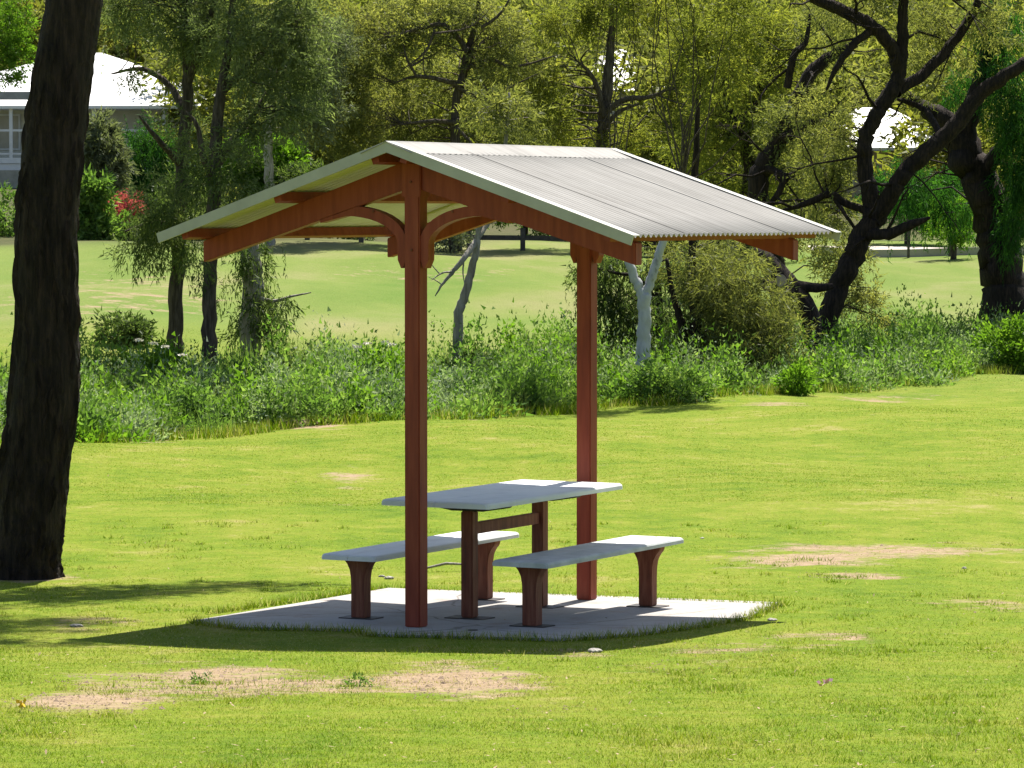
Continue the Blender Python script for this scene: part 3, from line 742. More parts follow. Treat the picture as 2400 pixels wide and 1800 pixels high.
# bark plates: long thin ridges standing proud of the trunk
bv = []; bf = []; nb = 0
Pm, Rm = smooth_path(*limbs[0], 14)
for i in range(420):
    j = rg0.integers(0, 120); a = rg0.uniform(0, 2 * math.pi); m_ = rg0.integers(5, 14)
    idx = np.arange(j, min(j + m_, len(Pm) - 1))
    if len(idx) < 3: continue
    w = rg0.uniform(.012, .030); th_ = rg0.uniform(.010, .028)
    rows = []
    for q_, ii_ in enumerate(idx):
        e = math.sin(math.pi * (q_ + .15) / (len(idx) - .7 + .01)); aa = a + .05 * math.sin(q_ * .9 + i)
        for da, rr_ in ((-w / Rm[ii_], -.012), (0, th_ * max(e, 0.05)), (w / Rm[ii_], -.012)):
            rows.append((Pm[ii_][0] + math.cos(aa + da) * (Rm[ii_] * .985 + rr_), Pm[ii_][1] - math.sin(aa + da) * (Rm[ii_] * .985 + rr_), Pm[ii_][2]))
    n_ = len(idx)
    for q_ in range(n_ - 1):
        for e in (0, 1): bf.append((nb + q_ * 3 + e, nb + q_ * 3 + e + 1, nb + q_ * 3 + 4 + e, nb + q_ * 3 + 3 + e))
    bv += rows; nb += len(rows)
np_mesh_q('bark_ridges', np.array(bv), np.array(bf), M['bark'], r)['kind'] = 'stuff'

GC = 'trees along the creek'
# left pair of dark trunks
Y = 59.5; b = gp(378, Y)
tree('paperbark_tree', 'dark straight trunk with feathery crown, leftmost of the pair behind left eave', 'tree', b,
     [([b, ad(379, 690, Y), ad(385, 560, Y), ad(390, 420, Y), ad(397, 300, Y), ad(405, 180, Y), ad(400, 60, Y), ad(408, -60, Y), ad(415, -300, Y)], [rr(40, Y), rr(33, Y), rr(31, Y), rr(29, Y), rr(27, Y), rr(24, Y), rr(22, Y), rr(20, Y), .04]),
      ([ad(392, 360, Y), ad(340, 300, Y - .4), ad(300, 250, Y - .5)], [.06, .045, .015]),
      ([ad(400, 250, Y), ad(370, 190, Y + .3), ad(310, 150, Y + .5), ad(240, 160, Y + .6)], [.07, .055, .04, .012]),
      ([ad(405, 180, Y), ad(440, 80, Y - .3), ad(470, -20, Y - .3)], [.08, .06, .04]),
      ([ad(390, 500, Y), ad(340, 480, Y - .4), ad(270, 500, Y - .6)], [.05, .04, .012])],
     M['bark2'],
     [cl(400, 40, 110, 80, Y), cl(290, 25, 90, 35, Y), cl(480, 70, 80, 60, Y - .5), cl(250, 65, 40, 15, Y, .7), cl(430, 90, 60, 25, Y, .8), cl(285, 165, 10, 10, Y - .3, .25), cl(390, 330, 40, 50, Y - .9, .5), cl(440, 400, 40, 50, Y - 1.2, .5), cl(350, 420, 50, 50, Y - .8, .5),
      cl(410, 275, 50, 20, Y, .6), cl(330, 500, 60, 40, Y - .4, .7), cl(285, 540, 40, 18, Y - .5, .6), cl(420, 470, 40, 45, Y - .3, .5), cl(400, -120, 180, 90, Y)],
     M['greyolive'], GC, seed=11, droop=.3, hang=.15, extra=([cl(355, 440, 55, 50, Y - .7, .8), cl(300, 480, 55, 35, Y - .6, .9), cl(410, 500, 40, 55, Y - .6, .6), cl(345, 530, 60, 28, Y - .6, .8), cl(400, 420, 40, 60, Y + .5, .8), cl(290, 545, 36, 12, Y - .6, .6)], M['deep'], 48, .9))
Y = 57.8; b = gp(453, Y)
tree('paperbark_tree', 'dark crooked trunk forking below its crown, right one of the pair behind left eave', 'tree', b,
     [([b, ad(452, 690, Y), ad(455, 580, Y), ad(462, 430, Y), ad(466, 330, Y), ad(472, 230, Y), ad(486, 150, Y), ad(500, 40, Y), ad(505, -150, Y)], [rr(38, Y), rr(32, Y), rr(30, Y), rr(30, Y), rr(28, Y), rr(25, Y), rr(20, Y), rr(16, Y), .03]),
      ([ad(463, 400, Y), ad(440, 340, Y - .3), ad(425, 270, Y - .4), ad(400, 240, Y - .4)], [.07, .055, .035, .012]),
      ([ad(466, 360, Y), ad(505, 300, Y + .3), ad(560, 230, Y + .5), ad(600, 150, Y + .7)], [.085, .07, .05, .02]),
      ([ad(480, 200, Y), ad(560, 120, Y), ad(640, 60, Y)], [.07, .05, .02])],
     M['bark2'],
     [cl(480, 330, 40, 40, Y - .8, .5), cl(545, 420, 50, 60, Y - .6, .6), cl(560, 70, 110, 80, Y), cl(640, 150, 80, 70, Y + .5), cl(550, 200, 36, 36, Y, .8), cl(600, 240, 80, 50, Y, .9), cl(530, 290, 50, 45, Y, .8), cl(660, 50, 80, 60, Y + .3), cl(510, 100, 60, 30, Y, .8), cl(500, 480, 40, 50, Y + .3, .45), cl(570, -110, 160, 80, Y)],
     M['greyolive'], GC, seed=12, droop=.3, hang=.15, extra=([cl(500, 400, 45, 60, Y - .5, .8), cl(440, 380, 40, 50, Y + .6, .9), cl(500, 490, 30, 50, Y - .3, .7), cl(430, 560, 22, 50, Y - .4, .5), cl(480, 600, 18, 40, Y + .2, .4)], M['deep'], 48, .9))
# shaggy small conifer-like stump with hanging foliage
Y = 60.5; b = gp(535, Y)
tree('shaggy_tree', 'short shaggy tree with ragged hanging foliage right of the two dark trunks', 'tree', b,
     [([b, ad(540, 690, Y), ad(545, 600, Y), ad(535, 520, Y), ad(520, 440, Y)], [rr(46, Y), rr(48, Y), rr(46, Y), rr(40, Y), .08]),
      ([ad(545, 640, Y), ad(590, 650, Y - .3), ad(630, 640, Y - .4), ad(672, 632, Y - .5)], [.05, .03, .02, .008])],
     M['barkpale'], [cl(545, 560, 34, 60, Y, .9), cl(560, 660, 30, 45, Y - .2, .9), cl(530, 700, 24, 40, Y, .7), cl(615, 640, 45, 9, Y - .4, .9), cl(600, 690, 25, 22, Y, .5)],
     M['deep'], GC, seed=13, dens=60, per=60, spread=.3, ln=.12, droop=1.0, hang=1.2)
# pale leaning trunk with dead boughs
Y = 62; b = gp(990, Y)
tree('leaning_tree', 'slim pale trunk leaning right with bare dead boughs between the red posts', 'tree', b,
     [([b, ad(990, 690, Y), ad(1003, 640, Y), ad(1018, 585, Y), ad(1028, 545, Y), ad(1032, 510, Y), ad(1043, 470, Y), ad(1070, 420, Y), ad(1090, 330, Y), ad(1100, 200, Y)], [rr(26, Y), rr(21, Y), rr(20, Y), rr(17, Y), rr(15, Y), rr(13, Y), rr(12, Y), rr(11, Y), rr(10, Y), .02]),
      ([ad(1030, 520, Y), ad(1005, 555, Y - .3), ad(980, 585, Y - .4), ad(955, 615, Y - .5), ad(940, 640, Y - .5)], [.055, .05, .038, .022, .008]),
      ([ad(978, 587, Y - .4), ad(955, 590, Y - .6), ad(932, 605, Y - .7)], [.02, .014, .006]),
      ([ad(950, 592, Y - .6), ad(935, 575, Y - .7), ad(925, 560, Y - .7)], [.012, .009, .004]),
      ([ad(1002, 560, Y - .3), ad(1000, 590, Y - .3), ad(1005, 620, Y - .3)], [.018, .013, .005]),
      ([ad(1031, 515, Y), ad(1055, 480, Y + .2), ad(1085, 450, Y + .3), ad(1120, 380, Y + .5)], [.06, .045, .04, .02]),
      ([ad(955, 615, Y - .5), ad(940, 605, Y - .6), ad(925, 598, Y - .6)], [.012, .009, .004])],
     M['barkpale'], [cl(1110, 330, 70, 40, Y + .3, .8), cl(1060, 250, 60, 50, Y, .8), cl(1120, 230, 50, 50, Y, .7)], M['olive'], GC, seed=14)
# white forked trunk
Y = 57.0; b = gp(1389, Y)
tree('white_gum_tree', 'smooth white trunk forking into two limbs under the right eave', 'tree', b,
     [([b, ad(1389, 800, Y), ad(1390, 740, Y), ad(1392, 680, Y), ad(1391, 635, Y)], [rr(38, Y), rr(33, Y), rr(32, Y), rr(28, Y), rr(30, Y)]),
      ([ad(1391, 650, Y), ad(1382, 622, Y), ad(1366, 590, Y), ad(1357, 555, Y), ad(1352, 520, Y), ad(1335, 440, Y), ad(1320, 390, Y)], [rr(26, Y), rr(22, Y), rr(20, Y), rr(18, Y), rr(17, Y), .05, .02]),
      ([ad(1391, 650, Y), ad(1400, 622, Y), ad(1413, 585, Y), ad(1425, 545, Y), ad(1438, 500, Y), ad(1452, 440, Y), ad(1475, 400, Y)], [rr(24, Y), rr(21, Y), rr(20, Y), rr(18, Y), rr(17, Y), .06, .03])],
     M['barkwhite'], [cl(1560, 150, 60, 70, Y, .8), cl(1330, 20, 70, 20, Y, .5), cl(1560, 40, 100, 60, Y, .9), cl(1400, -90, 200, 60, Y)], M['yellow'], GC, seed=15, twigbark=M['bark2'])
# casuarina thicket
Y = 60.5; b = gp(1498, Y)
tree('she_oak', 'olive thicket of drooping needles on two dark stems beside the white trunk', 'tree', b,
     [([b, ad(1500, 760, Y), ad(1502, 690, Y), ad(1497, 620, Y), ad(1495, 540, Y), ad(1500, 400, Y), ad(1510, 200, Y)], [rr(34, Y), rr(28, Y), rr(27, Y), rr(18, Y), rr(16, Y), .07, .03]),
      ([b + Vector((-.25, .2, 0)), ad(1480, 770, Y), ad(1472, 700, Y), ad(1455, 640, Y), ad(1440, 560, Y)], [rr(28, Y), rr(22, Y), rr(18, Y), rr(12, Y), .03]),
      ([ad(1500, 700, Y), ad(1540, 640, Y - .3), ad(1600, 610, Y - .5), ad(1630, 625, Y - .6)], [.07, .06, .045, .02]),
      ([ad(1500, 740, Y), ad(1560, 700, Y - .3), ad(1640, 700, Y - .5)], [.06, .045, .02])],
     M['bark'],
     [cl(1560, 590, 80, 60, Y - .4), cl(1610, 670, 85, 70, Y - .5), cl(1630, 680, 45, 30, Y - .6), cl(1650, 740, 60, 60, Y - .6, .9), cl(1560, 730, 60, 50, Y - .2, .7), cl(1480, 560, 60, 40, Y + .5, .7), cl(1590, 800, 70, 50, Y - .9, .8), cl(1500, 820, 60, 30, Y - .8, .6), cl(1660, 800, 40, 40, Y - .9, .7), cl(1540, 640, 60, 60, Y, .8), cl(1560, 520, 50, 26, Y + .3, .7), cl(1700, 720, 40, 26, Y - .4, .8)],
     M['olive'], GC, seed=16, dens=70, per=80, spread=.38, ln=.12, wd=.018, droop=.55, hang=.35,
     extra=([cl(1600, 800, 60, 50, Y - 1.3, .9), cl(1540, 790, 50, 50, Y - 1.2, .6), cl(1660, 770, 36, 60, Y - 1.2, .7), cl(1520, 600, 80, 60, Y + .9, 1.), cl(1560, 700, 90, 80, Y + .8, 1.), cl(1640, 780, 70, 50, Y + .4, .8), cl(1450, 700, 60, 90, Y + .9, .8)], M['deep'], 50, .8))
Y = 62.5; b = gp(1415, Y)
tree('she_oak', 'dark drooping young tree hanging between back post and white trunk', 'tree', b,
     [([b, ad(1420, 760, Y), ad(1424, 660, Y), ad(1415, 560, Y), ad(1405, 440, Y)], [.10, .085, .07, .05, .02]),
      ([ad(1424, 660, Y), ad(1380, 600, Y - .2), ad(1330, 590, Y - .3), ad(1250, 570, Y - .3)], [.05, .035, .025, .01])],
     M['bark'], [cl(1340, 560, 60, 34, Y, .9), cl(1270, 580, 40, 34, Y, .7), cl(1350, 660, 50, 70, Y, .9), cl(1310, 620, 40, 50, Y, .8), cl(1400, 700, 50, 60, Y, .6), cl(1430, 580, 40, 40, Y, .6), cl(1250, 600, 20, 30, Y, .5), cl(1330, 730, 30, 40, Y, .6), cl(1440, 720, 40, 50, Y, .5)],
     M['deep'], GC, seed=17, dens=42, droop=1.1, hang=1.3, spread=.3)
# twisted dark tree right of the roof
Y = 68; b = gp(1772, Y)
tree('twisted_tree', 'twisted dark tree with S-curved limbs right of the roof', 'tree', b,
     [([b, ad(1785, 700, Y), ad(1808, 630, Y), ad(1838, 560, Y), ad(1866, 505, Y), ad(1892, 470, Y)], [rr(58, Y), rr(48, Y), rr(46, Y), rr(46, Y), rr(48, Y), rr(42, Y)]),
      ([ad(1885, 480, Y), ad(1880, 420, Y), ad(1868, 350, Y), ad(1872, 290, Y), ad(1897, 240, Y), ad(1930, 190, Y), ad(1946, 140, Y), ad(1950, 60, Y), ad(1952, -60, Y), ad(1950, -250, Y)], [rr(40, Y), rr(38, Y), rr(34, Y), rr(33, Y), rr(33, Y), rr(34, Y), rr(30, Y), rr(24, Y), rr(20, Y), .04]),
      ([ad(1890, 475, Y), ad(1925, 420, Y - .2), ad(1955, 370, Y - .3), ad(2000, 330, Y - .4), ad(2060, 275, Y - .4), ad(2110, 210, Y - .4), ad(2170, 165, Y - .5), ad(2240, 120, Y - .5), ad(2400, 20, Y - .5)], [rr(42, Y), rr(38, Y), rr(36, Y), rr(36, Y), rr(36, Y), rr(33, Y), rr(28, Y), rr(25, Y), .05]),
      ([ad(1940, 150, Y), ad(1930, 110, Y - .1), ad(1900, 70, Y - .2), ad(1860, 40, Y - .2), ad(1800, 15, Y - .2), ad(1720, -20, Y - .2)], [rr(30, Y), rr(28, Y), rr(27, Y), rr(26, Y), rr(26, Y), .05]),
      ([ad(1935, 200, Y), ad(2000, 155, Y + .3), ad(2060, 90, Y + .5), ad(2105, 20, Y + .6), ad(2150, -90, Y + .7)], [rr(26, Y), rr(24, Y), rr(22, Y), rr(20, Y), .04]),
      ([ad(1885, 65, Y - .2), ad(1850, 90, Y - .4), ad(1810, 140, Y - .5), ad(1785, 195, Y - .5)], [.08, .07, .06, .02]),
      ([ad(1868, 505, Y), ad(1920, 505, Y - .5), ad(1970, 485, Y - .7), ad(2010, 470, Y - .8)], [rr(26, Y), rr(24, Y), rr(20, Y), .02]),
      ([ad(1880, 460, Y), ad(1830, 440, Y + .2), ad(1790, 420, Y + .3), ad(1740, 440, Y + .3), ad(1690, 455, Y + .3)], [.075, .07, .07, .06, .02]),
      ([ad(1800, 425, Y + .3), ad(1830, 470, Y), ad(1858, 510, Y)], [.04, .035, .025]),
      ([ad(2035, 300, Y - .4), ad(2000, 240, Y + .2), ad(1960, 220, Y + .4), ad(1940, 215, Y + .2)], [.07, .06, .05, .03]),
      ([ad(1868, 320, Y), ad(1866, 280, Y - .1), ad(1876, 250, Y - .1)], [.03, .025, .012])],
     M['bark'],
     [cl(1830, 30, 80, 40, Y + .8, .5), cl(2010, 60, 80, 55, Y + .8, .6), cl(2130, 60, 80, 60, Y + .8, .7), cl(1790, 330, 70, 80, Y + .9, .9), cl(1780, 440, 60, 60, Y + .9, .8), cl(1980, 180, 60, 40, Y + .9, .5), cl(1835, 590, 50, 70, Y + .9, .8), cl(1870, 660, 45, 60, Y + .6, .8), cl(1770, 240, 50, 50, Y + .9, .5), cl(1950, -120, 220, 90, Y), cl(1830, 180, 50, 40, Y + 1, .4)],
     M['olive'], GC, seed=18, rough=.09, seg=14, ln=.105, droop=.3, hang=.12, dead=26)
# massive trunk at the right edge with weeping green curtains
Y = 76; b = gp(2172, Y)
tree('pepper_tree', 'massive dark trunk with weeping bright green curtains at the right edge', 'tree', b,
     [([b, ad(2168, 630, Y), ad(2160, 560, Y), ad(2150, 480, Y), ad(2120, 400, Y), ad(2085, 330, Y), ad(2040, 260, Y), ad(1990, 230, Y), ad(1960, 200, Y)], [rr(118, Y), rr(92, Y), rr(84, Y), rr(82, Y), rr(78, Y), rr(70, Y), rr(44, Y), rr(30, Y), .04]),
      ([ad(2085, 330, Y), ad(2100, 240, Y), ad(2130, 120, Y), ad(2150, -60, Y)], [rr(46, Y), rr(40, Y), rr(30, Y), .05]),
      ([ad(2110, 390, Y), ad(2180, 300, Y - .3), ad(2250, 220, Y - .4)], [.18, .14, .06])],
     M['bark'],
     [cl(2170, 160, 50, 60, Y - .6, .8), cl(2190, 260, 40, 60, Y - .8), cl(2195, 380, 36, 60, Y - .8), cl(2190, 480, 36, 50, Y - .8, .9), cl(2000, 420, 60, 40, Y + .8, .7), cl(1960, 400, 50, 60, Y + .9, .6), cl(2060, 450, 50, 30, Y + .8, .6), cl(2160, 60, 70, 60, Y, .8), cl(2260, 300, 60, 150, Y - .5, .8), cl(2070, 180, 40, 40, Y + .6, .5)],
     M['willow'], GC, seed=19, rough=.09, seg=16, ln=.15, wd=.022, droop=1.2, hang=1.6, spread=.35)
# fallen twisted log
Y = 66.0; b = gp(1745, Y)
lg = empty('fallen_log', b); tag(lg, 'dark fallen log with a pale sawn end below the right eave', 'log', None)
T = TB(); rg = np.random.default_rng(5)
for p_, rad in (([ad(1628, 545, Y + .6), ad(1660, 570, Y + .4), ad(1695, 610, Y + .2), ad(1725, 645, Y), ad(1752, 700, Y - .1), b], [rr(34, Y), rr(44, Y), rr(50, Y), rr(50, Y), rr(44, Y), rr(46, Y)]),
                ([ad(1720, 640, Y), ad(1670, 620, Y - .3), ad(1625, 600, Y - .4)], [rr(34, Y), rr(28, Y), .05]),
                ([ad(1720, 620, Y), ad(1770, 622, Y), ad(1800, 618, Y)], [rr(26, Y), rr(20, Y), .05])):
    P, R = smooth_path(p_, rad, 6); T.tube(P, R, 14, rg, .10)
T.build('trunk', M['bark'], lg)
c = ad(1687, 606, Y - .42); mb = MB(); ang = [2 * math.pi * i / 16 for i in range(16)]
mb.prism([c + Vector((.10 * math.cos(a), -.02, .115 * math.sin(a))) for a in ang], (.03, .30, -.02)).build('sawn_end', M['cut'], lg)

# ------------------------------------------------------------------ middle distance trees, beyond the back lawn
def far_tree(name, label, dx, Y, bark, leaf, clumps, limbs, seed, **kw):
    b = gp(dx, Y); a = dict(dens=19, per=112, spread=.46, ln=.125, wd=.040, droop=.15, seg=8, twig_frac=.16); a.update(kw)
    L_ = [([b] + [ad(x, y, Y) for x, y in pts], rad) if first else ([ad(x, y, Y + dY) for x, y, dY in pts], rad) for first, pts, rad in limbs]
    return tree(name, label, 'tree', b, L_, bark, [cl(*c, Y) if len(c) == 4 else cl(c[0], c[1], c[2], c[3], Y + c[4], c[5]) for c in clumps], leaf, 'trees beyond the back lawn', seed=seed, **a)
Y = 88
far_tree('gum_tree', 'olive tree with bare zigzag boughs above the front gable peak', 985, 101, M['bark2'], M['olive'],
         [(760, 110, 90, 80), (740, 230, 80, 70), (860, 60, 100, 60), (1000, 30, 110, 50), (1100, 120, 80, 80), (850, 230, 90, 60, 1.0, .7), (900, 300, 100, 40, .8, .8), (1090, 270, 90, 50, 1.0, .8), (980, 180, 90, 70, 1.6, .6), (780, 300, 70, 40)],
         [(True, [(985, 420), (983, 300), (985, 220), (1000, 160), (1010, 110), (1030, 40), (1040, -60)], [.2, .16, .14, .12, .12, .10, .07, .04]),
          (False, [(995, 185, -.2), (960, 175, -.4), (900, 165, -.6), (850, 180, -.6)], [.085, .07, .05, .015]),
          (False, [(990, 190, -.2), (1030, 210, -.3), (1070, 225, -.4)], [.07, .05, .02]),
          (False, [(1010, 110, -.3), (960, 55, -.5), (900, 65, -.6), (845, 80, -.6)], [.09, .07, .05, .02]),
          (False, [(1005, 130, -.2), (1060, 80, -.4), (1085, 100, -.4)], [.07, .05, .02]),
          (False, [(1000, 150, -.3), (1060, 130, -.4), (1110, 145, -.5), (1200, 120, -.5)], [.07, .055, .045, .015]),
          (False, [(985, 265, -.2), (930, 262, -.4), (870, 268, -.5)], [.08, .06, .02]),
          (False, [(985, 262, -.2), (1040, 255, -.4), (1100, 270, -.5)], [.08, .06, .02]),
          (False, [(985, 275, -.2), (1010, 300, -.4), (1030, 320, -.4)], [.06, .04, .015]),
          (False, [(900, 165, -.8), (880, 130, -.9), (870, 90, -.9)], [.045, .035, .012]),
          (False, [(940, 60, -.9), (920, 110, -1.), (870, 150, -1.)], [.045, .035, .012]),
          (False, [(1060, 215, -.8), (1100, 190, -.9), (1160, 160, -.9)], [.045, .03, .012]),
          (False, [(1040, 60, -.9), (1080, 30, -.9), (1110, -20, -.9)], [.05, .04, .015])], 31, twig_frac=.3, dead=26)
far_tree('gum_tree', 'upright tree with forked trunk above the roof ridge and a bright gap', 1308, 103, M['bark2'], M['yellow'],
         [(1210, 45, 90, 40), (1390, 25, 110, 40), (1160, 160, 60, 80), (1490, 150, 55, 90), (1200, 270, 60, 40), (1410, 285, 100, 25), (1310, 310, 90, 20, .5, .8), (1330, 10, 60, 40), (1500, 290, 60, 40)],
         [(True, [(1306, 420), (1305, 320), (1305, 270), (1312, 200), (1318, 120), (1325, 30), (1330, -60)], [.24, .2, .2, .19, .17, .13, .09, .05]),
          (False, [(1305, 250, -.2), (1290, 190, -.4), (1272, 155, -.5), (1250, 135, -.6)], [.10, .08, .06, .03]),
          (False, [(1310, 240, -.2), (1350, 215, -.5), (1400, 210, -.7), (1450, 190, -.7)], [.10, .085, .06, .03]),
          (False, [(1310, 270, -.2), (1340, 240, -.6), (1380, 225, -.7)], [.08, .06, .03])], 32, dead=10)
far_tree('gum_tree', 'dense yellow-olive tree hanging over the right part of the roof', 1590, 84, M['bark'], M['yellow'],
         [(1560, 80, 100, 80), (1640, 150, 90, 90), (1560, 220, 90, 80), (1680, 60, 70, 60), (1640, 290, 90, 60), (1530, 320, 80, 50), (1500, 120, 60, 80), (1690, 370, 60, 50), (1600, 400, 80, 40)],
         [(True, [(1600, 480), (1620, 380), (1610, 280), (1640, 200), (1690, 140), (1730, 90)], [.2, .2, .17, .15, .12, .09, .04]),
          (False, [(1610, 300, -.4), (1570, 220, -.5), (1560, 120, -.5)], [.11, .08, .03])], 33, ln=.11, wd=.034, dead=10)
far_tree('gum_tree', 'leaning dark tree with broken limbs between roof and twisted tree', 1700, 80, M['bark'], M['olive'],
         [(1780, 60, 60, 50), (1700, 280, 60, 60), (1760, 370, 70, 60), (1690, 470, 70, 50), (1800, 540, 60, 60, .5, .8)],
         [(True, [(1640, 420), (1650, 360), (1680, 310), (1720, 220), (1760, 150), (1800, 120), (1850, 95)], [.26, .24, .21, .19, .17, .15, .12, .08]),
          (False, [(1690, 300, -.3), (1740, 275, -.5), (1800, 245, -.6)], [.12, .11, .09]),
          (False, [(1655, 365, -.3), (1690, 380, -.5), (1680, 420, -.6), (1655, 450, -.6)], [.09, .08, .07, .05]),
          (False, [(1700, 190, -.3), (1715, 120, -.4), (1740, 90, -.4), (1750, 30, -.4)], [.09, .08, .06, .03])], 34, twig_frac=.15, dead=26, ln=.11, wd=.034)
far_tree('poplar_tree', 'slim pale trunk standing on the far lawn behind the left roof slope', 583, 99, M['barkpale'], M['grey'],
         [(620, 180, 70, 60), (560, 120, 60, 60), (690, 230, 70, 60), (640, 280, 60, 30), (700, 120, 60, 60)],
         [(True, [(582, 480), (581, 400), (580, 320), (583, 240), (590, 150), (600, 40)], [.17, .15, .14, .13, .12, .10, .07, .03])], 35)
far_tree('weeping_tree', 'dark green weeping tree beneath the white house roof', 300, 118, M['bark2'], M['willow'],
         [(310, 290, 40, 40), (300, 370, 45, 50), (360, 330, 30, 50), (290, 430, 40, 30), (345, 400, 40, 40)],
         [(True, [(300, 470), (305, 390), (310, 310)], [.16, .14, .12, .05])], 36, droop=1.3, hang=1.2, dens=24)
far_tree('blossom_tree', 'pale silvery flowering shrub right beside the foreground trunk', 205, 112, M['barkpale'], M['grey'],
         [(215, 310, 40, 50), (205, 400, 40, 60), (240, 360, 30, 50), (190, 440, 30, 40)], [(True, [(205, 460), (208, 380), (212, 300)], [.1, .09, .07, .03])], 37, dens=30, ln=.2, wd=.07)
far_tree('citrus_tree', 'bright lime green bush glowing above the left roof slope', 590, 108, M['bark2'], M['bright'],
         [(530, 350, 40, 35), (610, 350, 36, 40), (640, 390, 25, 30), (570, 400, 60, 40), (500, 390, 20, 25)], [(True, [(590, 440), (592, 390), (590, 340)], [.12, .1, .08, .03])], 38, dens=26, ln=.2, wd=.10, quad=True)
far_tree('flowering_shrub', 'red flowering shrub on the far lawn edge near the foreground trunk', 250, 104, M['bark2'], M['redflower'],
         [(252, 455, 40, 20), (280, 445, 20, 14), (228, 462, 20, 12)], [(True, [(250, 480), (252, 460), (255, 445)], [.06, .05, .04, .02])], 39, dens=60, ln=.14, wd=.06, spread=.35, per=60)
far_tree('shrub', 'dark leafy shrub below the red flowers by the foreground trunk', 190, 102, M['bark2'], M['weed'],
         [(190, 420, 30, 40), (185, 480, 30, 40), (215, 500, 40, 30)], [(True, [(190, 500), (190, 440)], [.06, .05, .02])], 40, dens=34, ln=.18, wd=.08)
for i, (dx, Y_, cs, lf, lab) in enumerate([
        (250, 103, [(230, 510, 60, 26), (300, 515, 60, 24)], 'deep', 'low dark hedge bush on the far lawn edge, left end'),
        (400, 105, [(400, 440, 70, 60), (360, 500, 60, 35), (440, 500, 60, 35)], 'deep', 'large dark bush behind the two left trunks'),
        (500, 107, [(480, 470, 60, 50), (540, 500, 50, 30)], 'olive', 'olive bush behind the left roof end'),
        (690, 106, [(690, 420, 90, 60), (640, 500, 50, 26), (760, 480, 60, 40)], 'deep', 'shaded bush beyond the post and rail fence'),
        (10, 105, [(10, 470, 40, 50), (0, 520, 50, 30), (30, 520, 30, 26)], 'weed', 'green bush at the far left edge below the white house'),
        (975, 100, [(970, 500, 24, 30), (985, 520, 22, 18)], 'grey', 'round grey bush seen just right of the front post'),
        (1130, 112, [(1060, 440, 80, 40), (1160, 430, 80, 50), (1180, 490, 50, 26)], 'bright', 'sunlit green bush seen under the right roof slope'),
        (1500, 100, [(1400, 480, 90, 60), (1520, 490, 90, 70), (1640, 500, 80, 60)], 'deep', 'dark bush mass behind the she-oak thicket'),
        (1960, 112, [(1930, 420, 60, 50), (1990, 440, 60, 40), (2050, 420, 50, 50)], 'willow', 'green bush behind the twisted tree limbs'),
        (2060, 104, [(2055, 500, 40, 24), (2035, 470, 30, 30)], 'bright', 'lime bush between twisted tree and massive right trunk'),
        (-20, 116, [(20, 60, 40, 60), (0, 160, 40, 20), (40, 120, 30, 30)], 'bright', 'bright weeping foliage in the top left corner')]):
    far_tree('shrub', lab, dx, Y_, M['bark2'], M[lf], cs, [(True, [(dx, cs[0][1] + 30), (cs[0][0], cs[0][1])], [.1, .08, .03])], 50 + i, dens=24, ln=.14, wd=.052, per=90, spread=.42, droop=.05)

# far wood: one mass over the hillside
def wood():
    rg = np.random.default_rng(77); C_ = []; R_ = []
    for i in range(900):
        y = rg.uniform(128, 205); x = rg.uniform(-.19, .19) * y
        px = 1200 + FPX * x / y
        if px < 470 and y < 172: continue         # the white house stands here
        if 1890 < px < 2240 and y < 166: continue
        if 1330 < px < 1560 and y < 178: continue
        z = H(x, y); hgt = rg.uniform(4.5, 10.5); n = rg.integers(14, 24)
        d_ = norm(rg.normal(size=(n, 3))); q = d_ * rg.random((n, 1)) ** .4 * np.array([hgt * .30, hgt * .3, hgt * .48]) + np.array([x, y, z + hgt * .5])
        C_.append(q); R_.append(d_ + np.array([0, 0, .3]))
    return np.concatenate(C_), np.concatenate(R_), rg
c, o_, rg = wood(); half = rg.random(len(c)) < .5
for sel, mt, lab in ((half, 'olive', 'olive wooded hillside filling the background'), (~half, 'yellow', 'yellowish tree canopy mixed through the background hillside')):
    v, f, k = sprays(rg, c[sel], o_[sel], 56, .95, .40, .15, .2, 7)
    tag(np_mesh('hillside_wood', v, f, k, M[mt], None, (0, 160, 0)), lab, 'wood', None, 'stuff')

# ------------------------------------------------------------------ houses
def hip_roof(mb, x0, x1, y0, y1, z0, z1, inset):
    ym = (y0 + y1) / 2
    v = [(x0, y0, z0), (x1, y0, z0), (x1, y1, z0), (x0, y1, z0), (x0 + inset, ym, z1), (x1 - inset, ym, z1)]
    v2 = [(a, b_, c_ - .12) for a, b_, c_ in v[:4]]
    return mb.add(v + v2, [(0, 1, 5, 4), (1, 2, 5), (2, 3, 4, 5), (3, 0, 4), (6, 7, 1, 0), (7, 8, 2, 1), (8, 9, 3, 2), (9, 6, 0, 3), (9, 8, 7, 6)])
Y = 150; hx0, hx1 = -26.2, -10.2
hs = empty('house', (-23, Y + 5, H(-23, Y + 5))); tag(hs, 'white raised house with hip roof and railed veranda behind the foreground trunk', 'house')
gz = H(-23, Y) - 1
mb = MB(); mb.box(hx0 + .4, hx1 - .6, Y + 2.2, Y + 11, gz, 7.3); mb.build('wall', M['cream'], hs)
mb = MB(); hip_roof(mb, hx0, hx1, Y - .2, Y + 12, 6.98, 9.40, 7.3); mb.build('roof', M['whiteroof'], hs)
mb = MB(); mb.box(hx0, -19.5, Y - .34, Y - .22, 7.22, 7.55); mb.build('gutter', M['greywall'], hs)
mb = MB(); mb.box(hx0, hx1 - .5, Y, Y + 2.2, 4.62, 4.85); mb.build('veranda_floor', M['white'], hs)
mb = MB(); mb.box(hx0, hx1 - .5, Y + .05, Y + 2.1, gz, 4.61); mb.build('base_wall', M['white'], hs)
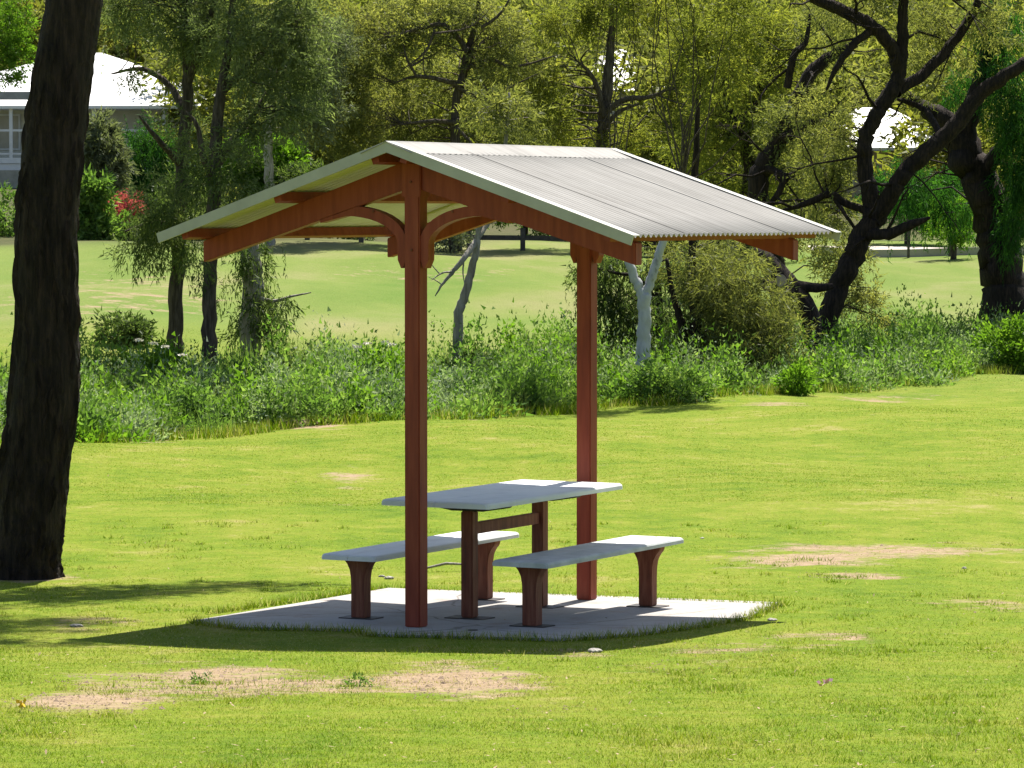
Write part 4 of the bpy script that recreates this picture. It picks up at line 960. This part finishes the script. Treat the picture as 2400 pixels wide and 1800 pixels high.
for x in (-24.6, -20.6, -17.2, -14.3):
    mb = MB(); mb.box(x - .07, x + .07, Y + .02, Y + .16, 4.85, 6.98); mb.build('veranda_post', M['white'], hs)
rl = MB(); rl.box(-26, hx1 - .5, Y + .03, Y + .09, 5.93, 6.02); rl.build('hand_rail', M['white'], hs)
rl = MB(); rl.box(-26, hx1 - .5, Y + .03, Y + .09, 4.98, 5.05); rl.build('bottom_rail', M['white'], hs)
bal = MB(); bal.box(0, .06, 0, .05, 0, .88); b0 = bal.build('baluster', M['white'], hs); b0.location = Vector((-24.4, Y + .04, 5.05)) - world_of(hs)
for k in range(1, 34):
    o = b0.copy(); COL.objects.link(o); o.parent = hs; o.location = Vector((-24.4 + k * .17 + .0 * k, Y + .04, 5.05)) - world_of(hs)
for x in (-23.4, -21.6, -19):
    mb = MB(); mb.box(x, x + 1.1, Y + 2.12, Y + 2.19, 5.2, 6.7); w_ = mb.build('window', M['white'], hs)
    mb = MB(); mb.box(x + .08, x + 1.02, Y + 2.09, Y + 2.115, 5.28, 6.62); mb.build('pane', M['blind'], w_)
gw = MB(); gw.box(-30, -17.6, Y - 4.2, Y - 3.8, H(-20, Y - 4) - .5, 4.30)
tag(gw.build('retaining_wall', M['greywall'], None, loc=(-22, Y - 4, H(-20, Y - 4))), 'grey concrete retaining wall below the white house', 'wall')
def small_house(name, label, xc, Y, z0, z1, zr, w, wallm, roofm, dep=7):
    r = empty(name, (xc, Y + dep / 2, H(xc, Y + dep / 2))); tag(r, label, 'house')
    mb = MB(); mb.box(xc - w / 2 + .4, xc + w / 2 - .4, Y + .5, Y + dep - .5, H(xc, Y) - 1.5, z1 - .13); mb.build('wall', wallm, r)
    mb = MB(); hip_roof(mb, xc - w / 2, xc + w / 2, Y, Y + dep, z1, zr, dep * .45); mb.build('roof', roofm, r)
    for k in (-1, 1):
        x = xc + k * w * .22
        mb = MB(); mb.box(x - .6, x + .6, Y + .42, Y + .49, z1 - 1.5, z1 - .4); wd_ = mb.build('window', M['white'], r)
        mb = MB(); mb.box(x - .52, x + .52, Y + .39, Y + .415, z1 - 1.42, z1 - .48); mb.build('pane', M['glass'], wd_)
small_house('house', 'pale house with white roof glimpsed through the twisted tree', 14.8, 146, 3, 5.2, 6.9, 7.5, M['pinkwall'], M['whiteroof'])
small_house('house', 'white roofed house glimpsed through the tree above the ridge', 5.0, 172, 6, 8.3, 10.4, 5.5, M['white'], M['whiteroof'])
small_house('house', 'distant white roof in the top left corner', -27, 205, 9, 11.6, 13.2, 9, M['white'], M['whiteroof'])

# ------------------------------------------------------------------ fences and kerbs beyond the back lawn
fy = 101.5
fr = empty('rail_fence', (-5, fy, H(-5, fy))); tag(fr, 'low dark post and rail fence along the far lawn edge behind the front post', 'fence')
pm = None
for k in range(7):
    x = -7.2 + k * 1.5; mb = MB(); mb.box(x - .07, x + .07, fy - .07, fy + .07, H(x, fy) - .2, H(x, fy) + .62); mb.build('post', M['timber'], fr, bevel=.01)
for k in range(6):
    x0, x1 = -7.2 + k * 1.5 + .071, -7.2 + (k + 1) * 1.5 - .071
    mb = MB(); za, zb = H(x0, fy), H(x1, fy)
    mb.add([(x0, fy - .04, za + .28), (x1, fy - .04, zb + .28), (x1, fy + .04, zb + .28), (x0, fy + .04, za + .28), (x0, fy - .04, za + .42), (x1, fy - .04, zb + .42), (x1, fy + .04, zb + .42), (x0, fy + .04, za + .42)],
           [(3, 2, 1, 0), (4, 5, 6, 7), (0, 1, 5, 4), (1, 2, 6, 5), (2, 3, 7, 6), (3, 0, 4, 7)]).build('rail', M['timber'], fr)
# path and kerb on the right
pa = []
for k in range(13):
    x = 9 + k * .8; y = 108 - k * .35; pa.append((x, y))
mb = MB(); v = []; F = []
for i, (x, y) in enumerate(pa): v += [(x, y, H(x, y) + .03), (x, y + 3.6, H(x, y + 3.6) + .03)]
for i in range(len(pa) - 1): F.append((2 * i, 2 * i + 2, 2 * i + 3, 2 * i + 1))
tag(mb.add(v, F).build('path', M['path'], None, loc=(13, 106, H(13, 106))), 'pale path behind the lawn at the right', None, None, 'structure')
kr = MB()
for i in range(len(pa) - 1):
    (x0, y0), (x1, y1) = pa[i], pa[i + 1]
    z0, z1 = H(x0, y0 - .2), H(x1, y1 - .2)
    kr.add([(x0, y0 - .35, z0 - .2), (x1, y1 - .35, z1 - .2), (x1, y1 - .05, z1 - .2), (x0, y0 - .05, z0 - .2), (x0, y0 - .35, z0 + .22), (x1, y1 - .35, z1 + .22), (x1, y1 - .05, z1 + .22), (x0, y0 - .05, z0 + .22)],
           [(3, 2, 1, 0), (4, 5, 6, 7), (0, 1, 5, 4), (1, 2, 6, 5), (2, 3, 7, 6), (3, 0, 4, 7)])
tag(kr.build('low_wall', M['path'], None, loc=(13, 106, H(13, 106))), 'low pale garden wall along the path at the right', 'wall')
wf = empty('wire_fence', (13, 104, H(13, 104))); tag(wf, 'thin post fence before the low garden wall at the right', 'fence')
for k in range(5):
    x = 10.4 + k * 1.15; y = 106.6 - k * .45; mb = MB(); z = H(x, y); mb.box(x - .035, x + .035, y - .035, y + .035, z - .2, z + 1.25); mb.build('post', M['timber'], wf)
for zz in (.5, 1.1):
    T = TB(); T.tube([(10.4 + k * 1.15, 106.6 - k * .45 - .04, H(10.4 + k * 1.15, 106.6 - k * .45) + zz) for k in range(5)], [.008] * 5, 4); T.build('wire', M['timber'], wf)

# ------------------------------------------------------------------ creek weeds
rg = np.random.default_rng(21)
def strip_pts(n, t0, t1):
    y0, y1 = 43., 78.; X = rg.uniform(-1, 1, n) * 12.5; t = rg.uniform(t0, t1, n) + .35 * np.sin(X * 1.7) + .25 * np.sin(X * 4.1 + 1)
    Y_ = creek(X) + t; k = np.abs(X) < .172 * Y_ + .4; return X[k], Y_[k]
def clump_plants(n, t0, t1, per, hgt, ln, wd, mat, name, label, lean=.35, quad=False, nz=(1.1, 8), upright=.5):
    X, Y_ = strip_pts(n, t0, t1); keep = vnoise(X + 40, Y_, nz[0], nz[1]) > rg.random(len(X)) * .95; X, Y_ = X[keep], Y_[keep]; m_ = len(X)
    hh = hgt * rg.uniform(.55, 1.25, m_) * (.35 + 1.25 * vnoise(X + 9, Y_, .8, 14))
    s = rg.random((m_, per)); dx = rg.normal(size=(m_, per, 2)) * lean * hh[:, None, None]
    z = height(X, Y_)
    pos = np.stack([X[:, None] + dx[:, :, 0] * (.35 + s), Y_[:, None] + dx[:, :, 1] * (.35 + s), z[:, None] + s * hh[:, None]], 2).reshape(-1, 3)
    n_ = len(pos); D = norm(np.concatenate([dx.reshape(-1, 2) / max(hgt, .01) * .8, np.full((n_, 1), upright)], 1) + rg.normal(size=(n_, 3)) * .5)
    v, f, k = leaf_arrays(rg, pos, D, ln * rg.uniform(.6, 1.4, n_), wd * rg.uniform(.6, 1.4, n_), quad)
    o = np_mesh(name, v, f, k, M[mat], None, (0, 58, 0)); tag(o, label, 'weeds', None, 'stuff')
def blades(n, t0, t1, hgt, wd, mat, name, label, per=16, nz=(.4, 9)):
    X, Y_ = strip_pts(n, t0, t1); keep = vnoise(X + 60, Y_, nz[0], nz[1]) > rg.random(len(X)) * .9; X, Y_ = X[keep], Y_[keep]; m_ = len(X)
    z = height(X, Y_); X = np.repeat(X, per); Y_ = np.repeat(Y_, per); z = np.repeat(z, per); n_ = len(X)
    hh = hgt * rg.uniform(.5, 1.3, n_); off = rg.normal(size=(n_, 2)) * .09
    D = np.stack([rg.normal(size=n_) * .3, rg.normal(size=n_) * .3, np.ones(n_)], 1)
    v, f, k = leaf_arrays(rg, np.stack([X + off[:, 0], Y_ + off[:, 1], z - .02], 1), D, hh, wd * rg.uniform(.6, 1.4, n_))
    tag(np_mesh(name, v, f, k, M[mat], None, (0, 58, 0)), label, 'grass', None, 'stuff')
blades(1500, .0, 12.5, .50, .015, 'tallgrass', 'tall_grass', 'tall seeding grass filling the creek strip')
blades(2600, -.5, .8, .18, .014, 'blade', 'rough_grass', 'rough longer grass where lawn meets creek weeds', 14)
def mounds(n, t0, t1, per, mat, name, label, R0=(.20, .62), H0=(.20, .78), ln=.06, wd=.03, quad=False, seed=1, up=.35):
    X, Y_ = strip_pts(n, t0, t1); m_ = len(X)
    R = rg.uniform(*R0, m_); Hh = rg.uniform(*H0, m_) * (.55 + .9 * vnoise(X + 9, Y_, .5, 14)) * np.clip((Y_ - creek(X) + 1.6) / 2.2, .35, 1)
    d = norm(rg.normal(size=(m_, per, 3))); d[:, :, 2] = np.abs(d[:, :, 2]); ph = np.arctan2(d[:, :, 1], d[:, :, 0])
    lob = 1 + .28 * np.sin(3 * ph + X[:, None] * 9) + .2 * np.sin(5 * ph + Y_[:, None] * 7) + .07 * rg.normal(size=(m_, per))
    rad = rg.random((m_, per)) ** .33 * lob
    z = height(X, Y_)
    pos = np.stack([X[:, None] + R[:, None] * d[:, :, 0] * rad, Y_[:, None] + R[:, None] * d[:, :, 1] * rad, z[:, None] + Hh[:, None] * d[:, :, 2] * rad], 2).reshape(-1, 3)
    D = d.reshape(-1, 3) * .7 + rg.normal(size=pos.shape) * .55 + np.array([0, 0, up])
    n_ = len(pos); sz = np.repeat(rg.uniform(.7, 1.35, m_), per)
    v, f, k = leaf_arrays(rg, pos, D, ln * sz * rg.uniform(.6, 1.4, n_), wd * sz * rg.uniform(.6, 1.4, n_), quad)
    tag(np_mesh(name, v, f, k, M[mat], None, (0, 58, 0)), label, 'weeds', None, 'stuff')
mounds(560, -.1, 11.5, 360, 'weed', 'leafy_weeds', 'lumpy broad-leaved green weeds along the creek', ln=.074, wd=.040)
mounds(400, .0, 9.5, 400, 'silver', 'silvery_weeds', 'pale silvery weeds in the creek strip', ln=.062, wd=.024)
mounds(190, -.1, 9, 330, 'bright', 'lime_weeds', 'lime green weed clumps through the creek strip', ln=.075, wd=.046)
mounds(240, .3, 11.5, 220, 'deep', 'dark_weeds', 'dark low weeds filling gaps in the creek strip', H0=(.15, .45), ln=.08, wd=.04)
GB = 'bushes in the creek strip'
for i, (dx, dy, rx, rz, t_, mt, lab) in enumerate([
        (440, 895, 40, 42, 'weed', 0, 'dark rounded weed bush on the near creek edge, left of the front post'),
        (570, 880, 46, 36, 'weed', 0, 'leafy weed bush on the near creek edge halfway to the front post'),
        (820, 810, 42, 50, 'bright', 0, 'bright green bush just left of the front post'),
        (1112, 830, 34, 34, 'weed', 0, 'small green bush between the two posts'),
        (262, 722, 66, 28, 'deep', 0, 'dark spreading bush left of the two dark trunks'),
        (1030, 720, 34, 22, 'deep', 0, 'dark clump at the foot of the leaning pale trunk'),
        (1450, 835, 90, 34, 'weed', 0, 'shaded bush around the foot of the white trunk'),
        (1720, 830, 34, 26, 'bright', 0, 'small bright bush on the creek edge right of the thicket'),
        (2180, 760, 56, 50, 'bright', 0, 'large bright bush at the right edge of the creek'),
        (330, 800, 60, 40, 'bright', 0, 'lime weed clump below the leftmost dark trunk'),
        (760, 870, 50, 30, 'silver', 0, 'silvery weed clump left of the bright bush'),
        (1000, 860, 50, 30, 'silver', 0, 'silvery weed clump right behind the front post')]):
    q = onground(dx * DS, min((dy + rz * .9), 955) * DS); Yb = float(q[1]); s_ = Yb / FPX * DS
    if lab.startswith('dark spreading'): Yb = 62.; q = np.array([ad(dx, 700, Yb).x, Yb])
    if lab.startswith('dark clump'): Yb = 62.; q = np.array([ad(dx, 700, Yb).x, Yb])
    s_ = Yb / FPX * DS; zb = H(q[0], Yb); hz = rz * 2 * s_
    b = Vector((q[0], Yb, zb))
    tree('bush', lab, 'bush', b, [([b - Vector((0, 0, .05)), b + Vector((.03, 0, hz * .4)), b + Vector((.0, 0, hz * .7))], [.02, .015, .008])], M['bark2'],
         [(tuple(b + Vector((0, 0, hz * .5))), rx * s_, rx * s_ * .8, hz * .5), (tuple(b + Vector((rx * s_ * .3, 0, hz * .3))), rx * s_ * .7, rx * s_ * .6, hz * .33)], M[t_], GB,
         dens=110, per=46, spread=.24, ln=.10, wd=.042, droop=.1, seed=90 + i, seg=6, quad=(t_ == 'bright'))
# white wildflowers standing over the weeds
fp = [(770, 752), (792, 745), (832, 742), (846, 747), (300, 738), (330, 745), (357, 752), (395, 770), (705, 905)]
for i, (dx, dy) in enumerate(fp):
    Yf = 53.5 + (i % 3) * .5 if dx > 600 else 51.5 + (i % 2) * .6; h_ = ad(dx, dy, Yf); z0 = H(h_.x, Yf)
    r = empty('wildflower', (h_.x, Yf, z0)); tag(r, ['creamy wildflower of the bunch just left of the front post', 'creamy wildflower of the bunch below the left pair of trunks', 'single creamy wildflower low in the weeds left of the front post'][0 if 750 < dx else (2 if dx > 600 else 1)], 'flower', ['wildflowers beside the front post', 'wildflowers below the left trunks', 'lone wildflower'][0 if 750 < dx else (2 if dx > 600 else 1)])
    T = TB(); T.tube([(h_.x, Yf, z0 - .02), (h_.x + .02, Yf, (z0 + h_.z) / 2), tuple(h_)], [.008, .006, .005], 5); T.build('stem', M['weed'], r)
    m_ = 40; a = rg.uniform(0, 6.28, m_); rd = np.sqrt(rg.random(m_)) * .06
    pos = np.stack([h_.x + rd * np.cos(a), Yf + rd * np.sin(a), h_.z + .02 - rd ** 2 * 3], 1)
    v, f, k = leaf_arrays(rg, pos, rg.normal(size=(m_, 3)) + np.array([0, 0, 1.]), np.full(m_, .035), np.full(m_, .028), True); np_mesh('flower_head', v, f, k, M['petal'], r)

# ------------------------------------------------------------------ boulder, stones, flowers, litter
def rock(name, label, cat, c, r3, mat, seed, group=None):
    import bmesh
    rgk = np.random.default_rng(seed); bm = bmesh.new(); bmesh.ops.create_icosphere(bm, subdivisions=3, radius=1)
    ph = rgk.random(9) * 6
    for v_ in bm.verts:
        x, y, z = v_.co; d_ = 1 + .14 * math.sin(3 * x + ph[0]) + .12 * math.sin(4 * y + ph[1]) + .12 * math.sin(3.5 * z + ph[2]) + .07 * math.sin(9 * x + 7 * z + ph[3]) + .06 * math.sin(8 * y - 6 * x + ph[4])
        v_.co = Vector((x * r3[0] * d_, y * r3[1] * d_, z * r3[2] * d_))
    me = bpy.data.meshes.new(name); bm.to_mesh(me); bm.free(); o = link_mesh(name, me, mat); o.location = c
    tag(o, label, cat, group); return o
c = gp(1818, 66.5, .25); rock('boulder', 'dark grey boulder at the foot of the twisted tree', 'rock', c, (.28, .24, .30), M['boulder'], 1)
for i, (px, py, s_, lab) in enumerate([(912, 1358, .05, 'pale stone on the grass between left bench and front post'), (895, 1353, .035, 'smaller pale stone beside the one left of front post'),
        (1395, 1530, .055, 'flat pale stone in the grass before the slab'), (180, 1470, .05, 'flat pale stone on the bare patch near the shadow tip'),
        (2260, 1333, .03, 'small white stone on the right lawn'), (1646, 1263, .025, 'tiny white stone on the lawn right of the benches'),
        (1810, 1456, .04, 'brown stone by the right corner of the slab')]):
    q = onground(px, py); rock('stone', lab, 'stone', (q[0], q[1], H(*q) + s_ * .12), (s_ * .75, s_ * .6, s_ * .34), M['stone'], 20 + i)
def flower(px, py, mat, lab, n=26, sp=.05):
    q = onground(px, py); z = H(*q); pos = np.stack([q[0] + rg.normal(size=n) * sp, q[1] + rg.normal(size=n) * sp * .6, np.full(n, z) + rg.uniform(.02, .06, n)], 1)
    v, f, k = leaf_arrays(rg, pos, rg.normal(size=(n, 3)) + np.array([0, 0, .8]), np.full(n, .028), np.full(n, .022), True)
    tag(np_mesh('fallen_blossom', v, f, k, mat, None, (q[0], q[1], z)), lab, 'flower')
flower(1935, 1624, M['pinkpetal'], 'little pink blossom cluster on the right front lawn', 14, .022)
flower(53, 1671, M['yellowpetal'], 'tiny yellow blossom low at the left edge', 10, .012)
# dry leaves and twigs scattered on the turf
n = 800; Yl = 1 / (1 / 13. + (1 / 48. - 1 / 13.) * rg.random(n)); Xl = rg.uniform(-1, 1, n) * (.17 * Yl); kp = Yl > 0; Xl, Yl = Xl[kp], Yl[kp]; n = len(Xl)
v, f, k = leaf_arrays(rg, np.stack([Xl, Yl, height(Xl, Yl) + rg.uniform(.012, .035, n)], 1), rg.normal(size=(n, 3)) * np.array([1, 1, .25]), rg.uniform(.015, .04, n), rg.uniform(.008, .014, n), True, np.tile(np.array([[0, 0, 1.]]), (n, 1)))
tag(np_mesh('leaf_litter', v, f, k, M['dry'], None, (0, 24, 0)), 'dry leaves scattered over the lawn', 'leaves', None, 'stuff')
q = onground(1045, 1342); a = Vector((q[0] - .22, q[1], H(*q) + .02)); bq = Vector((q[0] + .22, q[1] + .12, H(*q) + .05))
T = TB(); T.tube([a, (a + bq) / 2 + Vector((0, 0, .03)), bq], [.008, .012, .007], 6)
tag(T.build('fallen_stick', M['barkpale'], None, tuple(a)), 'bleached fallen stick on the grass behind the front post', 'stick')
# sprouting weeds on the bare soil
for i, (px, py, lab) in enumerate([(470, 1582, 'ragged green sprout on the bare soil strip at the left'), (843, 1588, 'ragged green sprout on the bare soil below the front post')]):
    q = onground(px, py + 22); b = Vector((q[0], q[1], H(*q)))
    tree('weed_sprout', lab, 'weed', b, [([b - Vector((0, 0, .02)), b + Vector((0, 0, .02)), b + Vector((.01, 0, .045))], [.003, .002, .001])], M['bark2'],
         [(tuple(b + Vector((0, 0, .03))), .075, .045, .026)], M['weed'], 'weed sprouts on bare soil', dens=1900, per=14, spread=.035, ln=.022, wd=.010, droop=.1, seed=200 + i, seg=5, twig_frac=0)

M['earth'] = solid('bare_earth', [(0, (.13, .09, .06)), (1, (.27, .20, .14))], 14, .95, 1.0, 30, bdist=.03)
for px, py, sx, lab in ((355, 1022, .34, 'low heap of bare brown earth at the left creek edge'), (705, 1000, .36, 'low heap of bare earth at the creek edge left of the front post')):
    q = onground(px, py); rock('earth_heap', lab, 'earth', (q[0], q[1] + .1, H(*q) + .0), (sx, sx * .7, .085), M['earth'], int(px))
q = onground(655, 1000); a = Vector((q[0] - .12, q[1], H(*q) + .01)); T = TB(); T.tube([a, a + Vector((.16, .05, .06)), a + Vector((.34, .1, .13))], [.022, .018, .010], 7)
tag(T.build('fallen_branch', M['barkpale'], None, tuple(a)), 'bleached broken branch beside the earth heap at the creek edge', 'branch')
n = 30000; Yc = 1 / (1 / 13. + (1 / 34. - 1 / 13.) * rg.random(n)); Xc = rg.uniform(-1, 1, n) * (.165 * Yc); kp = (dirt(Xc, Yc) > .3 + .3 * rg.random(n)) & ~in_slab(Xc, Yc); Xc, Yc = Xc[kp], Yc[kp]; n = len(Xc)
r_ = rg.uniform(.003, .011, n) * (1 + (rg.random(n) > .97) * 1.2); base_ = np.stack([Xc, Yc, height(Xc, Yc) - .001], 1)
ang = rg.random((n, 4)) * .8 + np.arange(4) * 1.57
ring = base_[:, None, :] + np.stack([np.cos(ang) * r_[:, None], np.sin(ang) * r_[:, None], np.zeros_like(ang)], 2); top = base_ + np.stack([rg.normal(size=n) * .2 * r_, rg.normal(size=n) * .2 * r_, r_ * .75], 1)
v = np.concatenate([ring, top[:, None, :]], 1).reshape(-1, 3); b0 = np.arange(n)[:, None] * 5
f = np.stack([np.stack([b0[:, 0] + i, b0[:, 0] + (i + 1) % 4, b0[:, 0] + 4], 1) for i in range(4)], 1).reshape(-1)
tag(np_mesh('soil_crumbs', v, f, 3, M['earth'], None, (0, 20, 0)), 'small soil crumbs and grit on the bare patches', 'soil', None, 'stuff')
